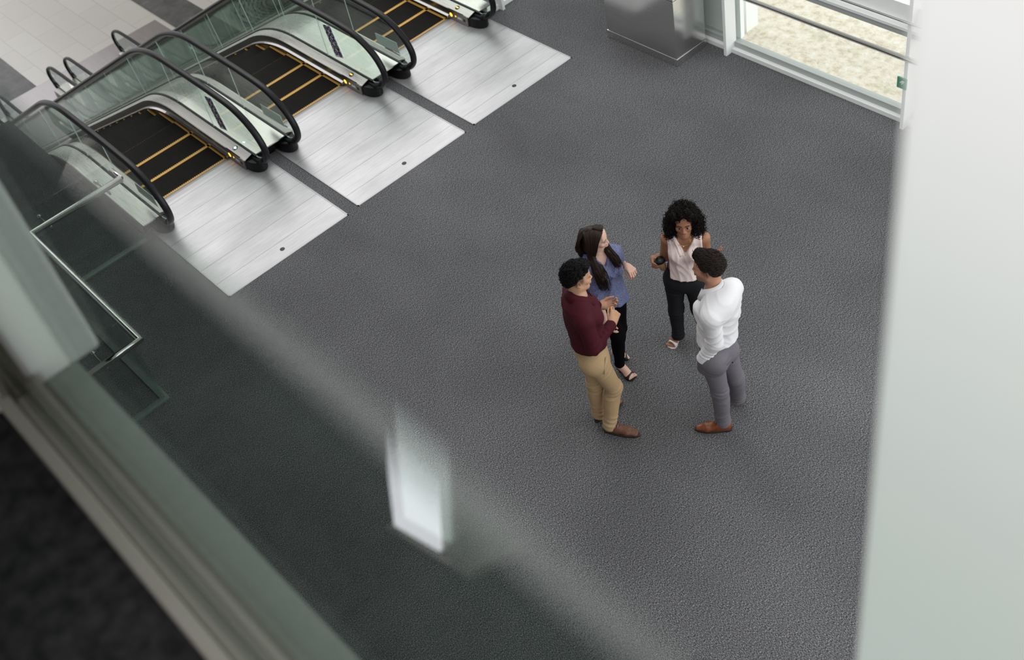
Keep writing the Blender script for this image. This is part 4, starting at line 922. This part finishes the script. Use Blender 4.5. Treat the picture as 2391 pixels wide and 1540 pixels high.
short_hair(fr, M['hair_brown'], Pw, .020, .010, .024, (.05, -.95, .1), [-.085, -.070, -.035, .018, .012, .030, .060, .082, .100], 9, 1300, .034, .003, .0023)

# ================================================================== woman in the pale pink blouse
Pp = make_person((-5.02, 4.92), 'woman in pale pink sleeveless blouse with big curly hair holding cup')
f = nrm(V3(.62, -.78, 0)); B = body(f, pix(1595, 619, .98), pix(1598, 546, 1.355), pix(1597, 650, .86), .148, .076, True, sc=pix(1600, 556, 1.30))
kR, aR = pix(1578, 722, .49), pix(1584, 780, .15); kL, aL = pix(1632, 722, .49), pix(1648, 772, .15)
elR, wrR = pix(1550, 600, 1.03), pix(1539, 614, 1.04); elL, wrL = pix(1651, 607, 1.03), pix(1653, 611, 1.12)
hp = pix(1596, 517, 1.475); hf = nrm(V3(.66, -.74, .06)); base = (.34, .165, .092)
hv, hq, hc, fr = head(hp, hf, (.0, -.0, 1), [B.neck - B.up * .01, lerp(B.neck, B.shR, .35), lerp(B.neck, B.shL, .35)], base, 1.0, True, brow=(.012, .006, .004), lips=(.44, .17, .15), browk=.9)
cupc = pix(1545, 616, 1.02)                                 # middle of the paper cup
imr = nrm(V3(.67, .74, 0)); tocam = nrm(V3(.80, -.60, 0))
wrR = cupc - imr * .056 - tocam * .080 - V3(0, 0, .005)
pr, tipsR = hand_prims(wrR, nrm(tocam * .93 + imr * -.12), imr, True, [(.80, .85, .5), (.80, .85, .5), (.85, .85, .5), (.9, .9, .5)], .86, .02, (.35, .55, .85), .25)
h1 = hand_mesh(pr, (lerp(elR, wrR, .4), wrR, .033, .024), .0026)
pr, _ = hand_prims(wrL, pix(1667, 601, 1.16) - wrL, V3(-.3, .1, .9), False, [.15, .25, .3, .35], .9, .12, (.8, .5, .2), .2)
h2 = hand_mesh(pr, (lerp(elL, wrL, .4), wrL, .032, .024))
F = Field(*bbox(B.hips, B.neck, elR, wrR, elL, wrL, kR, aR, kL, aL, m=.22), .0075); torso(F, B, .0); arm_skin(F, B.shR, elR, wrR, True); arm_skin(F, B.shL, elL, wrL, True)
for a_, b_, c_ in ((B.hipR, kR, aR), (B.hipL, kL, aL)): F.cap(a_, b_, .07, .045, .03); F.cap(b_, c_, .045, .030, .03)
b0 = F.mesh(); feet = []
def heeled_foot(toe, heel, ank, wd, base, shoe_m, parent, straps='toe'):
    """bare foot on a high-heeled sandal; returns the skin piece"""
    toe = np.asarray(toe, float); heel = np.asarray(heel, float); toe[2] = heel[2] = 0; u = nrm(toe - heel); v = np.cross([0, 0, 1], u); L_ = np.linalg.norm(toe - heel); P = lambda a, b, c: heel + u * a * L_ + v * b + V3(0, 0, c)
    F = Field(*bbox(toe, heel, ank, m=.09), .003); H = .075
    F.cap(ank, P(.06, 0, H + .028), .031, .027, .02); F.cap(P(.10, 0, H + .035), P(.62, 0, .036), .031, .026, .03); F.cap(ank, P(.50, .0, .062), .030, .027, .03)
    F.ecap(P(.58, 0, .036), P(.76, 0, .026), v, wd * .9, .020, wd, .016, .02)
    for i in range(5):
        b_ = (i - 2) * wd * .42; t = (1.0, .985, .96, .93, .89)[i if foot_side > 0 else i]; b_ *= foot_side
        F.cap(P(.74, b_ * .95, .024), P(t - .03, b_, .020), .0115 if i == 0 else .0095, .0105 if i == 0 else .0075, .004)
    F.cut((0, 0, .010), (0, 0, -1)); piece = F.mesh()
    s = MB(); n = 10
    prof = [(0, .028, H), (.10, .030, H - .002), (.25, .030, H * .86), (.42, .032, H * .50), (.58, .040, .020), (.74, .046, .010), (.90, .043, .010), (1.02, .022, .010)]
    vs = []
    for a, b_, c in prof: vs += [P(a, -b_, c), P(a, b_, c), P(a, b_, max(c - .010, 0)), P(a, -b_, max(c - .010, 0))]
    fs = [(4 * k + i, 4 * k + (i + 1) % 4, 4 * k + 4 + (i + 1) % 4, 4 * k + 4 + i) for k in range(len(prof) - 1) for i in range(4)] + [(3, 2, 1, 0), tuple(range(4 * len(prof) - 4, 4 * len(prof)))]
    s.add(vs, fs); s.tube([P(.05, 0, H - .01), P(.045, 0, .0)], [.012, .0055], 8); so = s.build('sandal', shoe_m, parent)
    st = MB(); w0 = wd + .007
    def band(a, c0, rz, wdt, tilt=0):
        vs = []
        for k in range(15):
            t = math.pi * k / 14
            for q in (-.5, .5): vs.append(P(a + q * wdt / L_ + tilt * math.cos(t), math.cos(t) * w0, c0 + math.sin(t) * rz))
        st.add(vs, [(2 * k, 2 * k + 1, 2 * k + 3, 2 * k + 2) for k in range(14)], 0, True)
    band(.74, .010, .047, .034)
    o = st.build('toe_strap', shoe_m, so); q_ = o.modifiers.new('s', 'SOLIDIFY'); q_.thickness = .004
    an = ring(np.asarray(ank) + V3(0, 0, -.004), V3(0, 0, 1), v, .035, .036, .012, .004, 24).build('ankle_strap', shoe_m, so)
    return piece
foot_side = 1
feet.append(heeled_foot(pix(1564, 812, 0), pix(1590, 785, 0), aR, .038, base, M['white_leather'], Pp))
foot_side = -1
tl = aL * V3(1, 1, 0) + B.f * .15; feet.append(heeled_foot(tl, tl - B.f * .22, aL, .038, base, M['white_leather'], Pp))
link_mesh('body', [(hv, hq), h1, h2, b0] + feet, M['skin'], Pp, [hc] + [flat_cols(k, base) for k in [h1, h2, b0] + feet])
s = MB()
for p, d in tipsR: s.tube([p - d * .010 + imr * .0, p + d * .004], [.0052, .0045], 8)
s.build('fingernails', M['nail'], Pp)
# blouse
def vneck(B, depth, half, ztop):
    c0 = B.neck + B.up * .06; sf, sl, up = B.sf, B.sl, B.up
    def fn(x, y, z):
        p = [x - c0[0], y - c0[1], z - c0[2]]; a = p[0] * sl[0] + p[1] * sl[1]; b = p[0] * sf[0] + p[1] * sf[1]; h = p[0] * up[0] + p[1] * up[1] + p[2] * up[2]
        return np.maximum(np.maximum(np.abs(a) - half * (h + depth) / depth, -b - .0), -h - depth)
    return fn
F = Field(*bbox(B.hips, B.neck, B.shR, B.shL, m=.2), .0055); torso(F, B, .013, arms_in=False, gw=.030)
F.ecap(lerp(B.waist, B.neck, .5), B.waist - B.up * .0, B.l, .140, .108, .142, .112, .04)
F.shift(limb_folds(B.waist, B.neck, 4, .010, -.2, .35, 2, 3)); F.shift(folds(31, .006, [(.9, .7, .1), (.5, .8, .2)], 5))
sl_ = B.sl
F.carve(vneck(B, .190, .092, 0)); c0 = B.neck + B.up * .05
F.carve(lambda x, y, z: np.sqrt(((x - B.neck[0])) ** 2 + (y - B.neck[1]) ** 2 + ((z - B.neck[2] - .035) * .8) ** 2) - .082)
for sh, sg in ((B.shR, -1), (B.shL, 1)): F.cut(sh - sl_ * sg * .012, sl_ * sg)
F.cut(B.waist - B.up * .03, -B.up)
bo = link_mesh('blouse', [F.mesh()], M['pink_crepe'], Pp)
def front_on(Fd, B, lat, h, off=-.0008):
    """point on a garment's front at a given side offset and height"""
    c = B.neck + B.up * h + B.sl * lat + B.sf * .24
    for _ in range(300):
        if Fd.at(c) < .0008: break
        c = c - B.sf * .001
    return c + B.sf * off
s = MB()
for sg in (-1, 1):
    vs = []
    for hh in np.linspace(.020, -.132, 14):
        la = .092 * (hh - .06 + .190) / .190
        for q_ in (0, 1): vs.append(front_on(F, B, sg * (max(la, .001) + .004 + .019 * q_), hh - .006 * q_))
    s.add(vs, [(2 * k, 2 * k + 1, 2 * k + 3, 2 * k + 2) for k in range(13)], 0, True)
o = s.build('neckline_band', M['pink_crepe'], bo); q_ = o.modifiers.new('s', 'SOLIDIFY'); q_.thickness = .0025
trousers(B, kR, aR, kL, aL, M['black_denim'], Pp, .012, .050, .060, .080, 12, .006, .125, -.005)
bl = ring(B.waist - B.up * .018, B.up, B.l, .125, .096, .030, .006).build('belt', M['black_leather'], Pp)
s = MB(); c_ = B.waist - B.up * .018 + B.f * .106; s.tube([c_ + B.l * -.03 + B.up * .012, c_ + B.l * .012 + B.up * .012, c_ + B.l * .012 - B.up * .012, c_ - B.l * .03 - B.up * .012, c_ - B.l * .03 + B.up * .012], .0028, 6); s.build('buckle', M['gold'], bl)
# necklace, earrings
s = MB(); s.tube([B.neck + B.sl * .052 * math.sin(t) + B.sf * (.035 + .055 * math.cos(t * .5)) + B.up * (-.005 - .052 * (math.cos(t) + 1) * .5 + .01) for t in np.linspace(-2.2, 2.2, 21)], .0018, 6); s.build('necklace', M['gold'], Pp)
s = MB(); pc = B.neck + B.sf * .094 - B.up * .052; s.tube([pc + B.up * .005, pc, pc - B.up * .008], [.003, .006, .002], 8); s.build('pendant', M['silver'], Pp)
for sg in (-1, 1):
    s = MB(); p = from_head(fr, [(sg * .083, .006, -.036)])[0]; s.tube([p, p + V3(0, 0, -.006), p + V3(0, 0, -.014)], [.004, .0065, .003], 8); s.build('earring', M['silver'], Pp)
# curly hair: a soft mass on the head and hundreds of small coils over it
F = Field((-.26, -.26, -.26), (.26, .20, .26), .006)
F.ell((0, -.045, .040), (.118, .115, .112), .03)
for sg in (-1, 1): F.ell((sg * .098, -.030, -.045), (.064, .080, .110), .04); F.ell((sg * .108, .0, -.110), (.052, .060, .058), .03); F.ell((sg * .045, .040, .108), (.068, .050, .038), .03)
F.ell((0, -.10, -.06), (.12, .085, .12), .04)
F.carve(lambda x, y, z: np.maximum(np.maximum(np.abs(x) - np.interp(z + 0 * y + 0 * x, [-.14, -.06, .0, .05, .083, .093], [.060, .070, .076, .068, .034, .0]), -y + .030), z - .098))
F.carve(lambda x, y, z: np.sqrt(x * x + (y - .05) ** 2 * .7 + (z + .17) ** 2 * .35) - .068)
rn = np.random.RandomState(4); ph = rn.uniform(0, 6, 6)
F.shift(lambda x, y, z: .010 * (np.sin(x * 120 + ph[0] + 2 * np.sin(y * 50)) * np.sin(y * 110 + ph[1]) + np.sin(z * 115 + ph[2]) * np.sin(x * 90 + ph[3])), .04)
V, Q = F.mesh(); V = (V - V3(0, -.03, .0)) * V3(.90, .93, .91) + V3(0, -.03, -.004); ho = link_mesh('hair', [(from_head(fr, V), Q)], M['hair_curly'], Pp)
p, nn = surf_points(V, Q, 4600, 8); s = MB(); c = 0
for a, b in zip(p, nn):
    if np.dot(b, nrm(a - V3(0, -.03, .0))) < .15: continue
    c += 1
    if c > 2600: break
    t1 = nrm(np.cross(b, rn.normal(0, 1, 3))); t2 = np.cross(b, t1); ax_ = nrm(b * rn.uniform(.5, 1.1) + V3(0, 0, -.45) + rn.normal(0, .35, 3)); e1 = nrm(np.cross(ax_, t1)); e2 = np.cross(ax_, e1)
    R_ = rn.uniform(.005, .010); Ln = rn.uniform(.018, .044); tn = rn.uniform(1.2, 2.4); w0 = rn.uniform(0, 6.28)
    pts = [a - b * .006 + ax_ * Ln * q_ + (e1 * math.cos(w0 + 6.28 * tn * q_) + e2 * math.sin(w0 + 6.28 * tn * q_)) * R_ for q_ in np.linspace(0, 1, 11)]
    s.tube(list(from_head(fr, pts)), list(np.linspace(.0026, .0014, 11)), 4, caps=False)
s.build('curls', M['hair_curly'], ho)
# paper cup in her hand
cu = empty('coffee_cup', tuple(cupc), 'kraft paper coffee cup with black lid held by the curly haired woman', 'cup')
cu.rotation_euler = (nrm(imr * .30 - V3(.80, -.60, 0) * .0 + V3(0, 0, -1))[1] * 0, 0, 0)
up = nrm(V3(0, 0, 1) - imr * .22 + tocam * .12); cu.rotation_mode = 'QUATERNION'; cu.rotation_quaternion = Vector(up).to_track_quat('Z', 'Y')
def cup_part(name, prof, m, n=36):
    o = MB().lathe(prof, (0, 0, 0), n).build(name, m); o.parent = cu; return o
cup_part('paper_cup', [(.0255, -.062), (.0270, -.061), (.0370, .044), (.0370, .046), (.0, .046)], M['kraft'])
cup_part('lid', [(.0390, .038), (.0412, .041), (.0412, .048), (.0390, .051), (.0375, .062), (.0355, .064), (.0325, .0635), (.031, .057), (.0, .056)], M['black_plastic'])

# ================================================================== woman in the blue blouse
Pd = make_person((-5.30, 4.40), 'woman with long dark hair in speckled blue blouse and black trousers')
f = nrm(V3(.93, .05, 0)); B = body(f, pix(1414, 662, 1.0), pix(1399, 592, 1.385), pix(1424, 704, .86), .130, .078, True, shf=(.95, -.2, 0))
elR, wrR = pix(1392, 688, 1.05), pix(1415, 752, .87); wrL = pix(1465, 622, 1.14); elL = lerp(B.shL, wrL, .45) + V3(-.10, .07, -.16)
kR, aR, kL, aL = pix(1443, 786, .48), pix(1447, 850, .14), pix(1447, 765, .48), pix(1446, 815, .14)
hp = pix(1389, 558, 1.525); hf = nrm(V3(.80, .58, -.04)); base = (.66, .42, .325)
hv, hq, hc, fr = head(hp, hf, (.02, -.06, 1), [B.neck - B.up * .01, lerp(B.neck, B.shR, .35), lerp(B.neck, B.shL, .35)], base, .95, True, brow=(.035, .02, .014), lips=(.50, .22, .20), browk=.8)
pr, _ = hand_prims(wrL, pix(1477, 634, 1.15) - wrL, V3(-.35, .1, -.9), False, [(.9, 1.0, .6), (1.0, 1.1, .6), (1.1, 1.1, .6), (1.15, 1.1, .6)], .92, .02, (.25, .8, .55), .5)
h1 = hand_mesh(pr, (lerp(elL, wrL, .3), wrL, .034, .024))
pr, _ = hand_prims(wrR, pix(1424, 768, .79) - wrR, V3(-.2, .9, .1), True, [.3, .35, .4, .45], .9, .03, (.4, .8, .3), .3)
h2 = hand_mesh(pr, (lerp(elR, wrR, .3), wrR, .034, .024))
F = Field(*bbox(B.hips, B.neck, elR, wrR, elL, wrL, kR, aR, kL, aL, m=.22), .0085); torso(F, B, .0); arm_skin(F, B.shR, elR, wrR, True); arm_skin(F, B.shL, elL, wrL, True)
for a_, b_, c_ in ((B.hipR, kR, aR), (B.hipL, kL, aL)): F.cap(a_, b_, .07, .045, .03); F.cap(b_, c_, .045, .030, .03)
b0 = F.mesh(); feet = []; foot_side = -1
feet.append(heeled_foot(pix(1481, 885, 0), pix(1446, 868, 0), aR, .040, base, M['black_leather'], Pd)); foot_side = 1
feet.append(heeled_foot(pix(1467, 832, 0), pix(1437, 840, 0), aL, .040, base, M['black_leather'], Pd))
link_mesh('body', [(hv, hq), h1, h2, b0] + feet, M['skin'], Pd, [hc] + [flat_cols(k, base) for k in [h1, h2, b0] + feet])
F = Field(*bbox(B.hips, B.neck, elR, elL, B.shR, B.shL, m=.22), .006); torso(F, B, .012, gw=.018)
hm = B.hips - V3(0, 0, .0); F.ecap(lerp(B.waist, B.neck, .3), B.waist, B.l, .132, .100, .134, .102, .05); F.ecap(B.waist, hm, B.l, .134, .096, .150, .090, .05)
for sh, el, wr in ((B.shR, elR, wrR), (B.shL, elL, wrL)): F.cap(sh, el, .055, .050, .02); F.cap(el, lerp(el, wr, .10), .050, .048, .012)
F.shift(limb_folds(B.shR, elR, 5, .008, .05, 1.05, 2)); F.shift(folds(47, .010, [(.8, .8, .05), (.6, .9, .1)], 5))
F.carve(vneck(B, .128, .072, 0)); F.carve(lambda x, y, z: np.sqrt((x - B.neck[0]) ** 2 + (y - B.neck[1]) ** 2 + ((z - B.neck[2] - .035) * .8) ** 2) - .078)
F.cut(hm + V3(0, 0, .035), (-.10, -.30, -1)); FB = F
link_mesh('blouse', [F.mesh()], M['blue_blouse'], Pd)
trousers(B, kR, aR, kL, aL, M['black_cloth'], Pd, .006, .040, .058, .080, 17, .003, .135, .02)
s = MB(); ax_ = nrm(wrR - elR); ring(wrR - ax_ * .012, ax_, [0, 0, 1.], .027, .026, .005, .002, 24).build('bracelet', M['gold'], Pd)
s = MB(); p = from_head(fr, [(.083, .004, -.036)])[0]; s.tube([p - V3(0, 0, .004), p, p + V3(0, 0, .006)], [.003, .006, .003], 8); s.build('earring', M['silver'], Pd)
# long hair, parted off-centre, falling over both shoulders and down the back
F = Field((-.13, -.17, -.16), (.13, .14, .16), .004); F.ell((0, -.018, .034), (.083, .108, .098), .01); F.ell((0, -.05, -.05), (.085, .075, .09), .03)
F.carve(lambda x, y, z: np.maximum(np.maximum(np.abs(x) - np.interp(z + 0 * y + 0 * x, [-.16, -.02, .04, .072, .098], [.09, .086, .070, .046, .0]), -y + np.interp(z + 0 * x + 0 * y, [-.16, -.05, .0, .06], [.0, .010, .026, .040])), z - .102))
F.carve(lambda x, y, z: np.maximum(np.maximum(np.abs(x - .020 - .006 * np.sin(y * 60)) - .0024, .02 - z), -y - .01))
V, Q = F.mesh(); ho = link_mesh('hair', [(from_head(fr, V), Q)], M['hair_dark'], Pd)
H = lambda *p: from_head(fr, [p])[0]
RT = [pix(1384, 598, 1.375), pix(1397, 627, 1.285), pix(1408, 648, 1.20), pix(1415, 672, 1.10)]; RT2 = [pix(1378, 597, 1.38), pix(1390, 627, 1.28), pix(1401, 650, 1.19), pix(1408, 668, 1.12)]
LT = [pix(1424, 591, 1.37), pix(1437, 607, 1.30), pix(1443, 619, 1.24)]; LT2 = [pix(1419, 586, 1.40), pix(1431, 601, 1.32), pix(1438, 615, 1.26)]
GR = [[H(.026, y0, .130 - abs(y0) * .25), H(.075, y0 * .85, .098), H(.094, y0 * .55 - .005, .03), H(.100, y0 * .35 - .012, -.05)] for y0 in (.072, .045, .015, -.02, -.05, -.08)]
GL = [[H(.012, y0, .131 - abs(y0) * .25), H(-.050, y0 * .9, .112), H(-.088, y0 * .6, .03), H(-.092, y0 * .4 + .0, -.06)] for y0 in (.070, .035, .0)]
GB = [[H(.015, -.05, .128), H(x0, -.120, .06), H(x0 * 1.2, -.138, -.04)] + t for x0, t in ((.05, [pix(1366, 585, 1.38), pix(1363, 606, 1.28)]), (.0, [H(.0, -.135, -.15), H(.0, -.12, -.24)]), (-.05, [H(-.05, -.125, -.15), H(-.05, -.11, -.22)]), (.08, [pix(1370, 592, 1.38), pix(1371, 615, 1.28)]))]
def drape(g, gap):
    """lay lock points on the blouse instead of inside it"""
    o = []
    for p in g:
        p = np.array(p, float); d = nrm(V3(.62, -.40, .68))
        for _ in range(60):
            if FB.at(p) > gap: break
            p = p + d * .004
        o.append(p)
    return o
RT, RT2, LT, LT2 = [drape(g, .010) for g in (RT, RT2, LT, LT2)]
Rg = [g + (RT if i < 2 else RT2) for i, g in enumerate(GR)]; Lg = [g + (LT if i < 2 else LT2) for i, g in enumerate(GL)]
pts = [p for g in Rg + Lg + GB for p in g]; F = Field(*bbox(*pts, m=.09), .006)
for g in Rg + Lg + GB:
    n_ = len(g)
    for i in range(4 if n_ > 5 else 3, n_ - 1): F.cap(g[i], g[i + 1], .007 if i == 4 else .012 if i < n_ - 2 else .012, .012 if i < n_ - 2 else .005, .02)
F.shift(folds(77, .006, [(1, 0, .1), (.2, 1, 0), (.7, .7, 0)], 6))
link_mesh('hair_mass', [F.mesh()], M['hair_dark'], ho)
GB = [GB[3], GB[0], GB[1], GB[2]]
strands('front_locks', M['hair_dark'], ho, Rg, 800, [.003, .004, .009, .018, .026, .034, .042, .040], .0046, .0014, 3, 5, .004, True)
strands('far_locks', M['hair_dark'], ho, Lg, 520, [.003, .004, .009, .020, .030, .036, .030], .0046, .0014, 5, 5, .004, True)
strands('back_locks', M['hair_dark'], ho, GB, 420, [.004, .008, .016, .028, .028], .0050, .0016, 6, 5, .004, True)
